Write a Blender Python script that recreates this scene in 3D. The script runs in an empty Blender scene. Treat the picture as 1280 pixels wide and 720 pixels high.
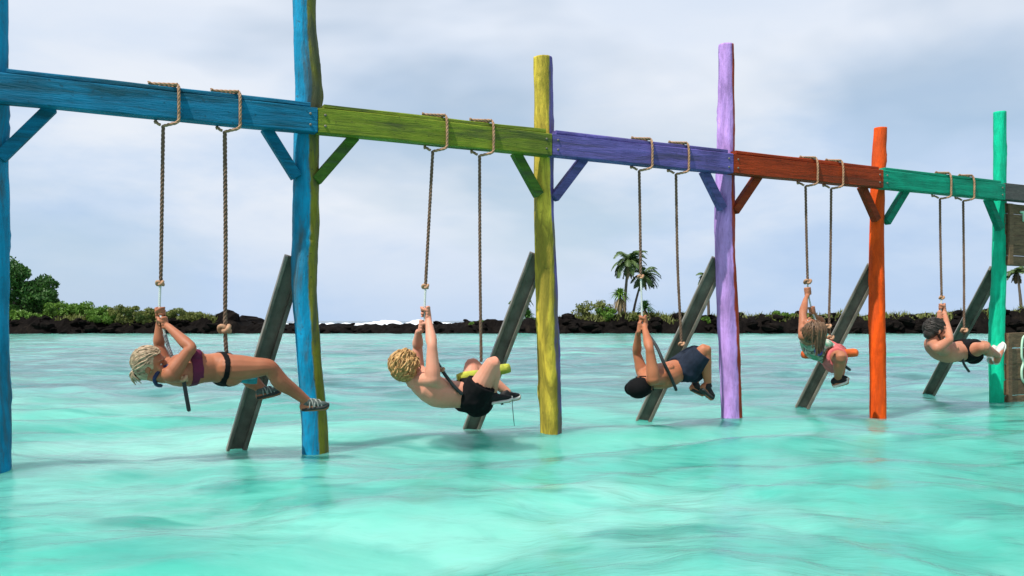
import bpy, math, random
import numpy as np
from mathutils import Vector, Matrix, noise as mnoise
random.seed(7)
R = math.radians
scene = bpy.context.scene
COL = scene.collection

# ------------------------------------------------------------------ camera, world, sun, exposure
CAMH, F, HY = 0.945, 1100.0, 401.0           # camera height (m), focal length (px of 1280), horizon row
cam_d = bpy.data.cameras.new('camera'); cam = bpy.data.objects.new('camera', cam_d); COL.objects.link(cam)
cam.location = (0, 0, CAMH); cam.rotation_euler = (R(90), 0, 0)
cam_d.sensor_width = 36; cam_d.lens = F / 1280 * 36; cam_d.shift_y = (HY - 360) / 1280
cam_d.clip_start = 0.05; cam_d.clip_end = 20000
scene.camera = cam

SUN = Vector((-0.40, -0.335, 0.853)).normalized()      # towards the sun: high, behind and left of the camera
sd = bpy.data.lights.new('sun', 'SUN'); sd.energy = 5.0; sd.angle = R(0.7); sd.color = (1, .955, .88)
so = bpy.data.objects.new('sun', sd); COL.objects.link(so)
so.rotation_euler = SUN.to_track_quat('Z', 'Y').to_euler(); so.location = (-6, -6, 14)

w = bpy.data.worlds.new('World'); scene.world = w; w.use_nodes = True
wt = w.node_tree; wt.nodes.clear()
def wn(t, **k):
    n = wt.nodes.new(t)
    for a, b in k.items(): setattr(n, a, b)
    return n
def wmath(op, a, b=None, c=None, clamp=False):
    n = wn('ShaderNodeMath', operation=op, use_clamp=clamp)
    for i, v in enumerate((a, b, c)):
        if v is None: continue
        if isinstance(v, (int, float)): n.inputs[i].default_value = v
        else: wt.links.new(v, n.inputs[i])
    return n.outputs[0]
wo = wn('ShaderNodeOutputWorld'); bg = wn('ShaderNodeBackground'); bg.inputs['Strength'].default_value = 0.066
wt.links.new(bg.outputs[0], wo.inputs[0])
sky = wn('ShaderNodeTexSky', sky_type='NISHITA'); sky.sun_disc = False
sky.sun_elevation = math.asin(SUN.z); sky.sun_rotation = math.atan2(SUN.x, SUN.y)
sky.air_density = 1.0; sky.dust_density = 0.6; sky.ozone_density = 2.0
tc = wn('ShaderNodeTexCoord'); sx = wn('ShaderNodeSeparateXYZ'); wt.links.new(tc.outputs['Generated'], sx.inputs[0])
zc = wmath('MAXIMUM', sx.outputs[2], 0.0)
den = wmath('ADD', zc, 0.13)
cx = wmath('DIVIDE', sx.outputs[0], den); cy = wmath('DIVIDE', sx.outputs[1], den)
cb = wn('ShaderNodeCombineXYZ'); wt.links.new(cx, cb.inputs[0]); wt.links.new(cy, cb.inputs[1])
def wnoise(vec, scale, detail, rough, dist=0.0, off=(0, 0, 0), sc=(1, 1, 1)):
    mp = wn('ShaderNodeMapping'); mp.inputs['Location'].default_value = off; mp.inputs['Scale'].default_value = sc
    wt.links.new(vec, mp.inputs[0])
    n = wn('ShaderNodeTexNoise'); n.inputs['Scale'].default_value = scale; n.inputs['Detail'].default_value = detail
    n.inputs['Roughness'].default_value = rough; n.inputs['Distortion'].default_value = dist
    wt.links.new(mp.outputs[0], n.inputs['Vector']); return n.outputs['Fac']
def wramp(v, stops):
    n = wn('ShaderNodeValToRGB'); e = n.color_ramp.elements
    while len(e) < len(stops): e.new(0.5)
    for el, (p, c) in zip(e, stops): el.position = p; el.color = (*c, 1) if len(c) == 3 else c
    wt.links.new(v, n.inputs[0]); return n.outputs[0]
def wmix(f, a, b):
    n = wn('ShaderNodeMix', data_type='RGBA')
    for s, v in ((n.inputs[0], f), (n.inputs[6], a), (n.inputs[7], b)):
        if isinstance(v, (int, float)): s.default_value = v
        elif isinstance(v, tuple): s.default_value = (*v, 1)
        else: wt.links.new(v, s)
    return n.outputs[2]
# billowing deck (direction based, slightly flattened) plus a high thin veil on the cloud plane
dsc = wn('ShaderNodeMapping'); dsc.inputs['Scale'].default_value = (1, 1, 2.6); wt.links.new(tc.outputs['Generated'], dsc.inputs[0])
bill = wnoise(dsc.outputs[0], 3.4, 8, 0.55, 0.15, (3.1, 0.4, 1.7))
veil = wnoise(cb.outputs[0], 0.55, 5, 0.5, 0.5, (1.3, 4.2, 0), (0.8, 1.5, 1))
gaps = wnoise(dsc.outputs[0], 2.1, 4, 0.5, 0.3, (7.7, 2.6, 4.4))
cc = wramp(bill, [(0.34, (5.0, 6.5, 8.7)), (0.45, (6.2, 7.4, 9.1)), (0.57, (7.9, 8.5, 9.4)), (0.70, (8.9, 9.2, 9.6))])
vc = wramp(veil, [(0.3, (6.9, 7.8, 9.2)), (0.6, (8.3, 8.8, 9.7))])
lift = wramp(sx.outputs[2], [(0.0, (0, 0, 0)), (0.2, (.2, .2, .2)), (0.31, (.85, .85, .85))])
cloud = wmix(lift, cc, vc)
gapm = wramp(gaps, [(0.52, (0, 0, 0)), (0.68, (.6, .6, .6))])
hz = wramp(sx.outputs[2], [(0.0, (1, 1, 1)), (0.05, (.65, .65, .65)), (0.14, (0, 0, 0))])
skyb = wmix(0.35, sky.outputs[0], (5.6, 7.7, 9.5))
mixed = wmix(gapm, cloud, skyb)
mixed = wmix(wmath('MULTIPLY', hz, 0.72), mixed, (4.7, 6.3, 8.7))
wt.links.new(mixed, bg.inputs['Color'])

scene.view_settings.view_transform = 'Standard'; scene.view_settings.look = 'None'
scene.view_settings.exposure = 0.6; scene.view_settings.gamma = 1.0; scene.view_settings.use_curve_mapping = False
scene.render.resolution_x, scene.render.resolution_y = 1024, 576

# ------------------------------------------------------------------ helpers
def tag(o, label=None, cat=None, group=None, kind=None):
    if label: o['label'] = label
    if cat: o['category'] = cat
    if group: o['group'] = group
    if kind: o['kind'] = kind
    return o
def empty(name, loc=(0, 0, 0)):
    o = bpy.data.objects.new(name, None); COL.objects.link(o); o.location = loc; o.empty_display_size = .1
    return o
class MB:
    """collects vertices and faces, built as one mesh object"""
    def __init__(s): s.v = []; s.f = []
    def add(s, vs, fs):
        b = len(s.v); s.v.extend([tuple(x) for x in vs]); s.f.extend([tuple(b + i for i in f) for f in fs])
    def box(s, c, ax, ay, az, hx, hy, hz, jit=0.0):
        vs = []
        for z in (-1, 1):
            for (a, b) in ((-1, -1), (1, -1), (1, 1), (-1, 1)):
                p = Vector(c) + ax * hx * a + ay * hy * b + az * hz * z
                if jit: p = p + Vector((random.uniform(-jit, jit) for _ in range(3)))
                vs.append(p)
        s.add(vs, [(3, 2, 1, 0), (4, 5, 6, 7), (0, 1, 5, 4), (1, 2, 6, 5), (2, 3, 7, 6), (3, 0, 4, 7)])
    def tube(s, pts, rad, seg=12, round_ends=True):
        pts = [Vector(p) for p in pts]; n = len(pts)
        if round_ends:
            d0 = (pts[0] - pts[1]).normalized(); d1 = (pts[-1] - pts[-2]).normalized()
            pre = [(pts[0] + d0 * rad[0] * math.sin(a), rad[0] * math.cos(a)) for a in (R(72), R(45), R(20))]
            post = [(pts[-1] + d1 * rad[-1] * math.sin(a), rad[-1] * math.cos(a)) for a in (R(20), R(45), R(72))]
            pts = [p for p, _ in pre] + pts + [p for p, _ in post]
            rad = [r for _, r in pre] + list(rad) + [r for _, r in post]; n = len(pts)
        tan = [(pts[min(i + 1, n - 1)] - pts[max(i - 1, 0)]).normalized() for i in range(n)]
        a = Vector((0, 0, 1)) if abs(tan[0].z) < .9 else Vector((1, 0, 0))
        nx = (a - tan[0] * a.dot(tan[0])).normalized(); vs = []
        for i in range(n):
            nx = (nx - tan[i] * nx.dot(tan[i])).normalized(); ny = tan[i].cross(nx)
            for k in range(seg):
                t = 2 * math.pi * k / seg
                vs.append(pts[i] + (nx * math.cos(t) + ny * math.sin(t)) * rad[i])
        fs = [(i * seg + k, i * seg + (k + 1) % seg, (i + 1) * seg + (k + 1) % seg, (i + 1) * seg + k) for i in range(n - 1) for k in range(seg)]
        vs.append(pts[0]); vs.append(pts[-1]); e = n * seg
        fs += [(e, (k + 1) % seg, k) for k in range(seg)] + [(e + 1, (n - 1) * seg + k, (n - 1) * seg + (k + 1) % seg) for k in range(seg)]
        s.add(vs, fs)
    def loft(s, rings, seg=24):
        """rings: (centre, xaxis, yaxis, rx, ry, power)"""
        vs = []
        for (c, ax, ay, rx, ry, pw) in rings:
            for k in range(seg):
                t = 2 * math.pi * k / seg; ct, st = math.cos(t), math.sin(t)
                x = math.copysign(abs(ct) ** pw, ct) * rx; y = math.copysign(abs(st) ** pw, st) * ry
                vs.append(Vector(c) + ax * x + ay * y)
        n = len(rings)
        fs = [(i * seg + k, i * seg + (k + 1) % seg, (i + 1) * seg + (k + 1) % seg, (i + 1) * seg + k) for i in range(n - 1) for k in range(seg)]
        vs.append(Vector(rings[0][0])); vs.append(Vector(rings[-1][0])); e = n * seg
        fs += [(e, (k + 1) % seg, k) for k in range(seg)] + [(e + 1, (n - 1) * seg + k, (n - 1) * seg + (k + 1) % seg) for k in range(seg)]
        s.add(vs, fs)
    def ell(s, c, ax, ay, az, rx, ry, rz, seg=14, rg=9):
        vs = [Vector(c) - az * rz]
        for i in range(1, rg):
            ph = -math.pi / 2 + math.pi * i / rg
            for k in range(seg):
                t = 2 * math.pi * k / seg
                vs.append(Vector(c) + ax * (rx * math.cos(ph) * math.cos(t)) + ay * (ry * math.cos(ph) * math.sin(t)) + az * (rz * math.sin(ph)))
        vs.append(Vector(c) + az * rz); fs = [(0, 1 + (k + 1) % seg, 1 + k) for k in range(seg)]
        for i in range(rg - 2):
            for k in range(seg):
                a = 1 + i * seg; fs.append((a + k, a + (k + 1) % seg, a + seg + (k + 1) % seg, a + seg + k))
        a = 1 + (rg - 2) * seg; fs += [(a + k, a + (k + 1) % seg, len(vs) - 1) for k in range(seg)]
        s.add(vs, fs)
    def mesh(s, name, smooth=True):
        me = bpy.data.meshes.new(name); me.from_pydata(s.v, [], s.f); me.update()
        if smooth: me.polygons.foreach_set('use_smooth', [True] * len(me.polygons))
        return me
    def build(s, name, mat, parent=None, smooth=True, org=None):
        me = s.mesh(name, smooth)
        return link(name, me, mat, parent)
def link(name, me, mat, parent=None):
    o = bpy.data.objects.new(name, me); COL.objects.link(o)
    if mat is not None and not me.materials: me.materials.append(mat)
    if parent is not None:
        o.parent = parent
        bpy_loc = parent_world(parent)
        o.matrix_parent_inverse = Matrix.Translation(-bpy_loc)
    return o
def parent_world(p):
    v = Vector(p.location) if p.type == 'EMPTY' else Vector((0, 0, 0))
    q = p
    while q.parent is not None and q.type == 'EMPTY': q = q.parent; v += Vector(q.location)
    return v
def catmull(pts, n):
    """pts: list of tuples of any length; n samples per span"""
    P = np.array([list(p) for p in pts], float); out = []
    for i in range(len(P) - 1):
        p0, p1, p2, p3 = P[max(i - 1, 0)], P[i], P[i + 1], P[min(i + 2, len(P) - 1)]
        for k in range(n):
            t = k / n
            out.append(.5 * (2 * p1 + (p2 - p0) * t + (2 * p0 - 5 * p1 + 4 * p2 - p3) * t * t + (3 * p1 - p0 - 3 * p2 + p3) * t ** 3))
    out.append(P[-1]); return out
def bevel(o, wd, seg=2):
    m = o.modifiers.new('bevel', 'BEVEL'); m.width = wd; m.segments = seg; m.limit_method = 'ANGLE'
    return o
def fbm(p, o=4):
    return mnoise.fractal(Vector(p), 1.0, 2.0, o)

# ------------------------------------------------------------------ materials
class Mat:
    def __init__(s, name):
        s.m = bpy.data.materials.new(name); s.m.use_nodes = True; s.t = s.m.node_tree
        s.b = s.t.nodes['Principled BSDF']; s.o = s.t.nodes['Material Output']
    def n(s, t, **k):
        x = s.t.nodes.new(t)
        for a, b in k.items(): setattr(x, a, b)
        return x
    def l(s, a, b): s.t.links.new(a, b)
    def coord(s, kind='Object', scale=(1, 1, 1), rot=(0, 0, 0)):
        c = s.n('ShaderNodeTexCoord'); m = s.n('ShaderNodeMapping'); m.inputs['Scale'].default_value = scale
        v = c.outputs[kind]
        if any(rot):
            q = s.n('ShaderNodeMapping'); q.inputs['Rotation'].default_value = rot; s.l(v, q.inputs[0]); v = q.outputs[0]
        s.l(v, m.inputs[0]); return m.outputs[0]
    def noise(s, vec, scale, detail=4, rough=.55, dist=0):
        x = s.n('ShaderNodeTexNoise'); x.inputs['Scale'].default_value = scale; x.inputs['Detail'].default_value = detail
        x.inputs['Roughness'].default_value = rough; x.inputs['Distortion'].default_value = dist
        s.l(vec, x.inputs['Vector']); return x.outputs['Fac']
    def ramp(s, v, stops):
        x = s.n('ShaderNodeValToRGB'); e = x.color_ramp.elements
        while len(e) < len(stops): e.new(.5)
        for el, (p, c) in zip(e, stops): el.position = p; el.color = (*c, 1) if not isinstance(c, (int, float)) else (c, c, c, 1)
        s.l(v, x.inputs[0]); return x.outputs[0]
    def mix(s, f, a, b):
        x = s.n('ShaderNodeMix', data_type='RGBA')
        for k, v in ((0, f), (6, a), (7, b)):
            if isinstance(v, (int, float)): x.inputs[k].default_value = v
            elif isinstance(v, tuple): x.inputs[k].default_value = (*v, 1)
            else: s.l(v, x.inputs[k])
        return x.outputs[2]
    def math(s, op, a, b=None, clamp=False):
        x = s.n('ShaderNodeMath', operation=op, use_clamp=clamp)
        for i, v in enumerate((a, b)):
            if v is None: continue
            if isinstance(v, (int, float)): x.inputs[i].default_value = v
            else: s.l(v, x.inputs[i])
        return x.outputs[0]
    def bump(s, h, strength=.4, dist=.01):
        x = s.n('ShaderNodeBump'); x.inputs['Strength'].default_value = strength; x.inputs['Distance'].default_value = dist
        s.l(h, x.inputs['Height']); s.l(x.outputs[0], s.b.inputs['Normal']); return x
    def set(s, col=None, rough=.6, spec=.3):
        if col is not None:
            if isinstance(col, tuple): s.b.inputs['Base Color'].default_value = (*col, 1)
            else: s.l(col, s.b.inputs['Base Color'])
        if isinstance(rough, (int, float)): s.b.inputs['Roughness'].default_value = rough
        else: s.l(rough, s.b.inputs['Roughness'])
        s.b.inputs['Specular IOR Level'].default_value = spec
        return s.m

def dk(c, f): return tuple(x * f for x in c)
def paint(name, a, b=None, dirt=(.05, .055, .045), wear=.5, rot=(0, 0, 0), stretch=(1.2, 9, 9), split=None):
    """weathered paint on rough timber; b = second colour taking over where the 'side' attribute is high"""
    M = Mat(name); v = M.coord('Object', stretch, rot); v1 = M.coord('Object'); a = dk(a, .8); b = dk(b, .8) if b else None
    g = M.noise(v, 1.6, 7, .65, .4); g2 = M.noise(v1, 9, 5, .6); fine = M.noise(v, 8, 6, .7); blot = M.noise(v1, 3.2, 5, .6, .5)
    def tone(c):
        return M.mix(M.ramp(M.math('ADD', M.math('MULTIPLY', g, .6), M.math('MULTIPLY', blot, .4)), [(.36, 0), (.62, 1)]), dk(c, .5), tuple(min(1, x * 1.2) for x in c))
    base = tone(a)
    if b is not None:
        at = M.n('ShaderNodeAttribute'); at.attribute_name = 'side'
        s2 = M.math('ADD', at.outputs['Fac'], M.math('MULTIPLY', M.math('SUBTRACT', g2, .5), .10))
        base = M.mix(M.ramp(s2, [(.49, 0), (.53, 1)]), base, tone(b))
    sm = M.noise(v, .9, 7, .62, .7)
    worn = M.math('MULTIPLY', M.ramp(sm, [(.56 - .10 * wear, 0), (.68 - .08 * wear, 1)]), .55 + .3 * wear)
    base = M.mix(worn, base, dirt)
    base = M.mix(M.math('MULTIPLY', M.ramp(fine, [(.56, 0), (.70, 1)]), .55), base, dk(dirt, .8))
    spk = M.noise(v1, 26, 4, .6); base = M.mix(M.math('MULTIPLY', M.ramp(spk, [(.63, 0), (.70, 1)]), .7 * wear), base, dk(dirt, .6))
    M.bump(M.math('ADD', g, M.math('MULTIPLY', fine, .6)), .8, .015)
    return M.set(base, .68, .14)

C_BLUE, C_OLIVE, C_YEL = (.002, .25, .46), (.25, .32, .035), (.70, .53, .06)
C_PUR, C_ORA, C_TEAL = (.36, .26, .72), (.80, .085, .004), (.001, .50, .28)
C_PURB, C_RED = (.17, .14, .47), (.36, .062, .018)
UANG = math.atan2(.889, 1.75)
ROTU = (0, 0, -UANG)
ST = (1.2, 14, 14)
m_post = [paint('blue_post_paint', C_BLUE, stretch=(7, 7, 1.4)),
          paint('blue_olive_post_paint', C_BLUE, (.20, .19, .02), stretch=(7, 7, 1.4), wear=.8),
          paint('yellow_purple_post_paint', C_YEL, (.16, .12, .40), dirt=(.12, .10, .015), stretch=(7, 7, 1.4), wear=.75),
          paint('lilac_orange_post_paint', (.52, .30, .72), (.42, .05, .012), dirt=(.11, .07, .24), stretch=(7, 7, 1.4), wear=.4),
          paint('orange_post_paint', C_ORA, (.60, .09, .02), dirt=(.35, .05, .01), stretch=(7, 7, 1.4), wear=.3),
          paint('teal_post_paint', C_TEAL, dirt=(.0, .25, .15), stretch=(7, 7, 1.4), wear=.2)]
def rotmap(name, c, **k): return paint(name, c, rot=ROTU, stretch=ST, **k)
m_beam = [rotmap('blue_beam_paint', (.001, .165, .31), dirt=(.004, .045, .06), wear=.75),  # beams darker than the post paint: shade put into the base colour
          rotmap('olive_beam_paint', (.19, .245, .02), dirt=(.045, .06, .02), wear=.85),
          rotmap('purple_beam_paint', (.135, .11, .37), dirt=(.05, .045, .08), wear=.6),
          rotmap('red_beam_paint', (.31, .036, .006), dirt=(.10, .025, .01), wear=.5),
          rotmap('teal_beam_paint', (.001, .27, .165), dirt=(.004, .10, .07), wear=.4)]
m_brace = [rotmap('blue_brace_paint', (.001, .16, .30), dirt=(.004, .05, .07)),
           rotmap('green_brace_paint', (.08, .17, .02), dirt=(.04, .06, .03)),
           rotmap('purple_brace_paint', (.12, .11, .33), dirt=(.05, .05, .1)),
           rotmap('red_brace_paint', (.26, .035, .008), dirt=(.1, .03, .01)),
           rotmap('teal_brace_paint', (.001, .23, .14), dirt=(.005, .10, .07))]
def wood(name, a, b, stretch=(2, 16, 16), rot=(0, 0, 0), spec=.25, rough=.75):
    M = Mat(name); v = M.coord('Object', stretch, rot); g = M.noise(v, 2.5, 8, .65, .6); f = M.noise(v, 11, 5, .7)
    M.bump(M.math('ADD', g, f), .5, .01)
    return M.set(M.mix(M.ramp(f, [(.3, 0), (.75, 1)]), M.ramp(g, [(.3, a), (.7, b)]), dk(a, .7)), rough, spec)
m_darkbeam = wood('weathered_dark_timber', (.045, .043, .042), (.10, .095, .09), rot=ROTU)
m_plank = wood('brown_plank_wood', (.07, .042, .022), (.24, .15, .08), rot=ROTU)
m_log_raw = wood('raw_log_wood', (.10, .07, .045), (.24, .17, .10), rot=ROTU)
def prop_mat():
    M = Mat('tarnished_grey_steel'); v = M.coord('Object', (3, 3, 3)); g = M.noise(v, 1.8, 6, .6); f = M.noise(M.coord('Object', (9, 9, 2)), 6, 5, .7)
    c = M.ramp(g, [(.3, (.055, .050, .038)), (.7, (.17, .155, .125))])
    c = M.mix(M.math('MULTIPLY', M.ramp(f, [(.5, 0), (.75, 1)]), .5), c, (.10, .065, .035))
    M.bump(f, .25, .004); M.b.inputs['Metallic'].default_value = .0
    return M.set(c, .5, .4)
m_prop = prop_mat()
def simple(name, c, rough=.7, spec=.25, var=.3, scale=12, bump=.2):
    M = Mat(name); v = M.coord('Object'); g = M.noise(v, scale, 5, .6)
    M.bump(M.noise(v, scale * 4, 4, .6), bump, .004)
    return M.set(M.mix(M.ramp(g, [(.3, 0), (.7, 1)]), dk(c, 1 - var), tuple(min(1, x * (1 + var * .6)) for x in c)), rough, spec)
m_rope = simple('tan_twisted_rope', (.33, .19, .115), .85, .15, .4, 25)
m_rope_d = simple('shaded_brown_rope', (.135, .085, .058), .85, .15, .4, 25)  # hanging rope: the tan rope's colour darkened to carry its shade
m_rope_w = simple('white_cord', (.5, .52, .5), .8, .2, .15, 25)
m_rope_g = simple('grey_flecked_cord', (.22, .23, .24), .8, .2, .8, 70)
m_rope_k = simple('black_rubber_cord', (.016, .018, .02), .6, .3, .2, 25)
def skin(name, c, c2):
    M = Mat(name); v = M.coord('Object'); g = M.noise(v, 5, 4, .55); f = M.noise(v, 45, 4, .6)
    col = M.mix(M.ramp(g, [(.35, 0), (.7, 1)]), c, c2); col = M.mix(M.math('MULTIPLY', f, .25), col, dk(c2, .75))
    M.b.inputs['Subsurface Weight'].default_value = .12; M.b.inputs['Subsurface Radius'].default_value = (.012, .005, .003)
    M.bump(f, .15, .002); return M.set(col, .58, .28)

# ------------------------------------------------------------------ layout of the swing line (metres)
U = Vector((1.75, .889, 0)).normalized()          # along the beams, left to right
N = Vector((U.y, -U.x, 0))                        # out of the beam's front face, towards the camera
Z = Vector((0, 0, 1))
P0 = Vector((-3.185, 5.5, 0))
BAY = math.hypot(1.75, .889)
CP = 0.13                                         # the ropes hang under the middle of the beam: this far in front of the post line
def PX(px, py, c):
    """the point where the sight line through a photo pixel meets the upright plane c metres in front of the post line"""
    d = Vector(((px - 640) / F, 1, (HY - py) / F)); t = (P0.dot(N) + c) / d.dot(N)
    return Vector((0, 0, CAMH)) + d * t
def S(px, py, off=0.0): return PX(px, py, CP + off)
def L(u, c, z): return P0 + U * u + N * c + Z * z  # local coordinates of the swing line
def upos(p): return (Vector(p) - P0).dot(U)
POST_U = [i * BAY for i in range(6)]
ZB, ZT = 2.275, 2.452
NF, NB = .185, .075

# ------------------------------------------------------------------ water, sea bed, far swell
def water():
    ys = [-8, -5, -3, -1, 0.5, 1.4]; y = 2.0
    while y < 9000: ys.append(y); y += max(.032, y * .0105)
    nc = 430; V = []; spx = []
    ys = np.array(ys); half = np.maximum(np.abs(ys) * .95, 0) + 5.0
    t = np.linspace(-1, 1, nc); X = half[:, None] * t[None, :]; Y = np.repeat(ys[:, None], nc, 1)
    sp = np.maximum(np.gradient(ys), half * 2 / nc)[:, None]
    rng = np.random.RandomState(4); H = np.zeros_like(X)
    wx = X + .25 * np.sin(Y * 1.3 + .7 * X); wy = Y + .25 * np.sin(X * 1.1 - .6 * Y)
    env = .55 + .45 * np.sin(X * .33 + 1.1 * np.sin(Y * .21)) * np.sin(Y * .37 + .8)
    for i in range(46):
        lam = .22 * (15 ** rng.rand()); a = R(100) + rng.randn() * .75
        k = 2 * math.pi / lam; ph = rng.rand() * 6.28
        amp = .0046 * lam ** .7 * (1.1 if lam > .8 else 1)
        fade = np.clip(lam / (3.0 * sp) - .6, 0, 1)
        s = np.sin(k * (wx * math.cos(a) + wy * math.sin(a)) + ph)
        H += amp * fade * (s + .12 * np.cos(2 * k * (wx * math.cos(a) + wy * math.sin(a)) + 2 * ph)) * (env if lam < 1 else 1)
    V = np.stack([X, Y, H], -1).reshape(-1, 3); nr = len(ys)
    i = np.arange(nr - 1)[:, None] * nc + np.arange(nc - 1)[None, :]
    Fc = np.stack([i, i + 1, i + nc + 1, i + nc], -1).reshape(-1, 4)
    me = bpy.data.meshes.new('water'); me.vertices.add(len(V)); me.vertices.foreach_set('co', V.ravel())
    me.loops.add(Fc.size); me.loops.foreach_set('vertex_index', Fc.ravel()); me.polygons.add(len(Fc))
    me.polygons.foreach_set('loop_start', np.arange(0, Fc.size, 4)); me.polygons.foreach_set('loop_total', np.full(len(Fc), 4))
    me.update(); me.validate(); me.polygons.foreach_set('use_smooth', np.ones(len(Fc), bool))
    M = Mat('lagoon_water'); t = M
    v = M.coord('Object', (.55, 1, 1)); v2 = M.coord('Object')
    big = M.noise(v, .30, 4, .55, .9); mid = M.noise(M.coord('Object', (.35, 1, 1), (0, 0, .15)), 1.2, 5, .6, .9); fine = M.noise(M.coord('Object', (.4, 1, 1), (0, 0, -.1)), 3.2, 4, .6, .6)
    sp_ = M.n('ShaderNodeSeparateXYZ'); tcn = M.n('ShaderNodeTexCoord'); M.l(tcn.outputs['Object'], sp_.inputs[0])
    col = M.ramp(big, [(.34, (.022, .30, .23)), (.48, (.070, .42, .33)), (.62, (.19, .52, .43))])
    col = M.mix(M.math('MULTIPLY', M.ramp(mid, [(.52, 0), (.70, 1)]), .6), col, (.008, .25, .20))
    col = M.mix(M.math('MULTIPLY', M.ramp(mid, [(.30, 1), (.45, 0)]), .5), col, (.27, .57, .49))
    col = M.mix(M.math('MULTIPLY', M.ramp(fine, [(.56, 0), (.70, 1)]), .4), col, (.012, .19, .16))
    dash_shade = M.noise(M.coord('Object', (.42, 1, 1), (0, 0, .05)), 2.0, 3, .5, .4)  # shade of small wavelets, put into the water colour as dark dashes
    col = M.mix(M.math('MULTIPLY', M.ramp(dash_shade, [(.60, 0), (.67, 1)]), .75), col, (.006, .22, .17))
    grey = M.noise(M.coord('Object', (.5, 1, 1), (0, 0, .3)), .75, 4, .55, .5)
    col = M.mix(M.math('MULTIPLY', M.ramp(grey, [(.55, 0), (.70, 1)]), .55), col, (.10, .24, .22))
    # weed and coral patches mid-lagoon, ripple shade and sky reflection painted into their colour
    reef = M.noise(M.coord('Object', (.45, 1, 1), (0, 0, .1)), .16, 6, .65, .6)
    lag = M.math('MULTIPLY', M.ramp(M.math('MULTIPLY', sp_.outputs[1], .02), [(.17, .25), (.25, 1), (.58, .95), (.9, .05)]), .85)
    reef_shade_m = M.math('MULTIPLY', M.ramp(reef, [(.36, 0), (.50, 1)]), lag)
    ripple_shade = M.noise(M.coord('Object', (.35, 1, 1)), 1.7, 6, .7, .3)
    col = M.mix(reef_shade_m, col, M.ramp(ripple_shade, [(.38, (.012, .055, .075)), (.50, (.05, .14, .165)), (.62, (.12, .31, .31))]))
    # beyond the rocks the open sea is deep blue
    far = M.math('MULTIPLY', M.math('SUBTRACT', sp_.outputs[1], 74), .06, clamp=True)
    col = M.mix(far, col, (.012, .09, .16))
    M.bump(M.math('ADD', M.noise(M.coord('Object', (.55, 1, 1)), 7, 5, .6, .5), M.math('MULTIPLY', M.noise(M.coord('Object', (.5, 1, 1)), 2.2, 4, .55, .4), 2.0)), .22, .05)
    bnode = [x for x in M.t.nodes if x.type == 'BUMP'][0]
    dif = M.n('ShaderNodeSubsurfaceScattering', falloff='BURLEY'); M.l(col, dif.inputs[0]); dif.inputs['Radius'].default_value = (.35, .7, .65); dif.inputs['Scale'].default_value = .8
    tr = M.n('ShaderNodeBsdfTransparent'); tr.inputs[0].default_value = (.25, .85, .72, 1)
    body = M.n('ShaderNodeMixShader'); body.inputs[0].default_value = .22; M.l(dif.outputs[0], body.inputs[1]); M.l(tr.outputs[0], body.inputs[2])
    gl = M.n('ShaderNodeBsdfGlossy'); gl.inputs['Roughness'].default_value = .2; M.l(bnode.outputs[0], gl.inputs['Normal'])
    fr = M.n('ShaderNodeFresnel'); fr.inputs[0].default_value = 1.33; M.l(bnode.outputs[0], fr.inputs['Normal'])
    fac = M.math('MULTIPLY', fr.outputs[0], .85)
    mx = M.n('ShaderNodeMixShader'); M.l(fac, mx.inputs[0]); M.l(body.outputs[0], mx.inputs[1]); M.l(gl.outputs[0], mx.inputs[2])
    M.l(mx.outputs[0], M.o.inputs[0])
    o = link('water', me, M.m); tag(o, kind='structure'); return o
water()
def seabed():
    M = Mat('pale_sea_sand'); v = M.coord('Object'); g = M.noise(v, .35, 5, .6)
    m = M.set(M.ramp(g, [(.35, (.14, .30, .25)), (.65, (.34, .46, .40))]), .9, .05)
    mb = MB(); xs = [-9000, -60, -20, 0, 20, 60, 9000]; yy = [-30, 0, 10, 30, 64, 120, 9500]
    vs = [(x, y, -1.35 - (.5 if y > 100 else 0)) for y in yy for x in xs]
    mb.add(vs, [(j * 7 + i, j * 7 + i + 1, (j + 1) * 7 + i + 1, (j + 1) * 7 + i) for j in range(6) for i in range(6)])
    tag(mb.build('seabed', m), kind='structure')
seabed()
def surf():
    m = simple('white_foam', (.5, .53, .55), .9, .1, .08, .6)
    for (x0, x1, y, h, sd) in ((-66, 4, 175, .75, 1), (-70, -8, 190, 1.0, 2), (-4, 40, 205, .7, 3), (-140, -60, 200, 1.2, 4)):
        mb = MB(); n = 260; rows = []
        for i in range(n + 1):
            f = i / n; x = x0 + (x1 - x0) * f; e = min(1, min(f, 1 - f) * 6)
            hh = h * e * (.25 + .9 * abs(fbm((x * .13, sd * 9.1, 0), 5)) * 1.5); yo = 1.5 * fbm((x * .05, sd * 3.3, 2))
            for (dy, hz_) in ((-2.2, -.15), (-1.1, .38), (-.35, .85), (.2, 1.0), (1.0, .6), (2.4, -.15)):
                rows.append((x, y + yo + dy, hz_ * hh + .1 * hh * fbm((x * .9, dy, sd), 3)))
        mb.add(rows, [(i * 6 + k, (i + 1) * 6 + k, (i + 1) * 6 + k + 1, i * 6 + k + 1) for i in range(n) for k in range(5)])
        o = mb.build('breaking_surf', m)
        tag(o, 'white breaking surf on the open sea beyond the black rocks', 'surf', kind='stuff')
surf()

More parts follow.
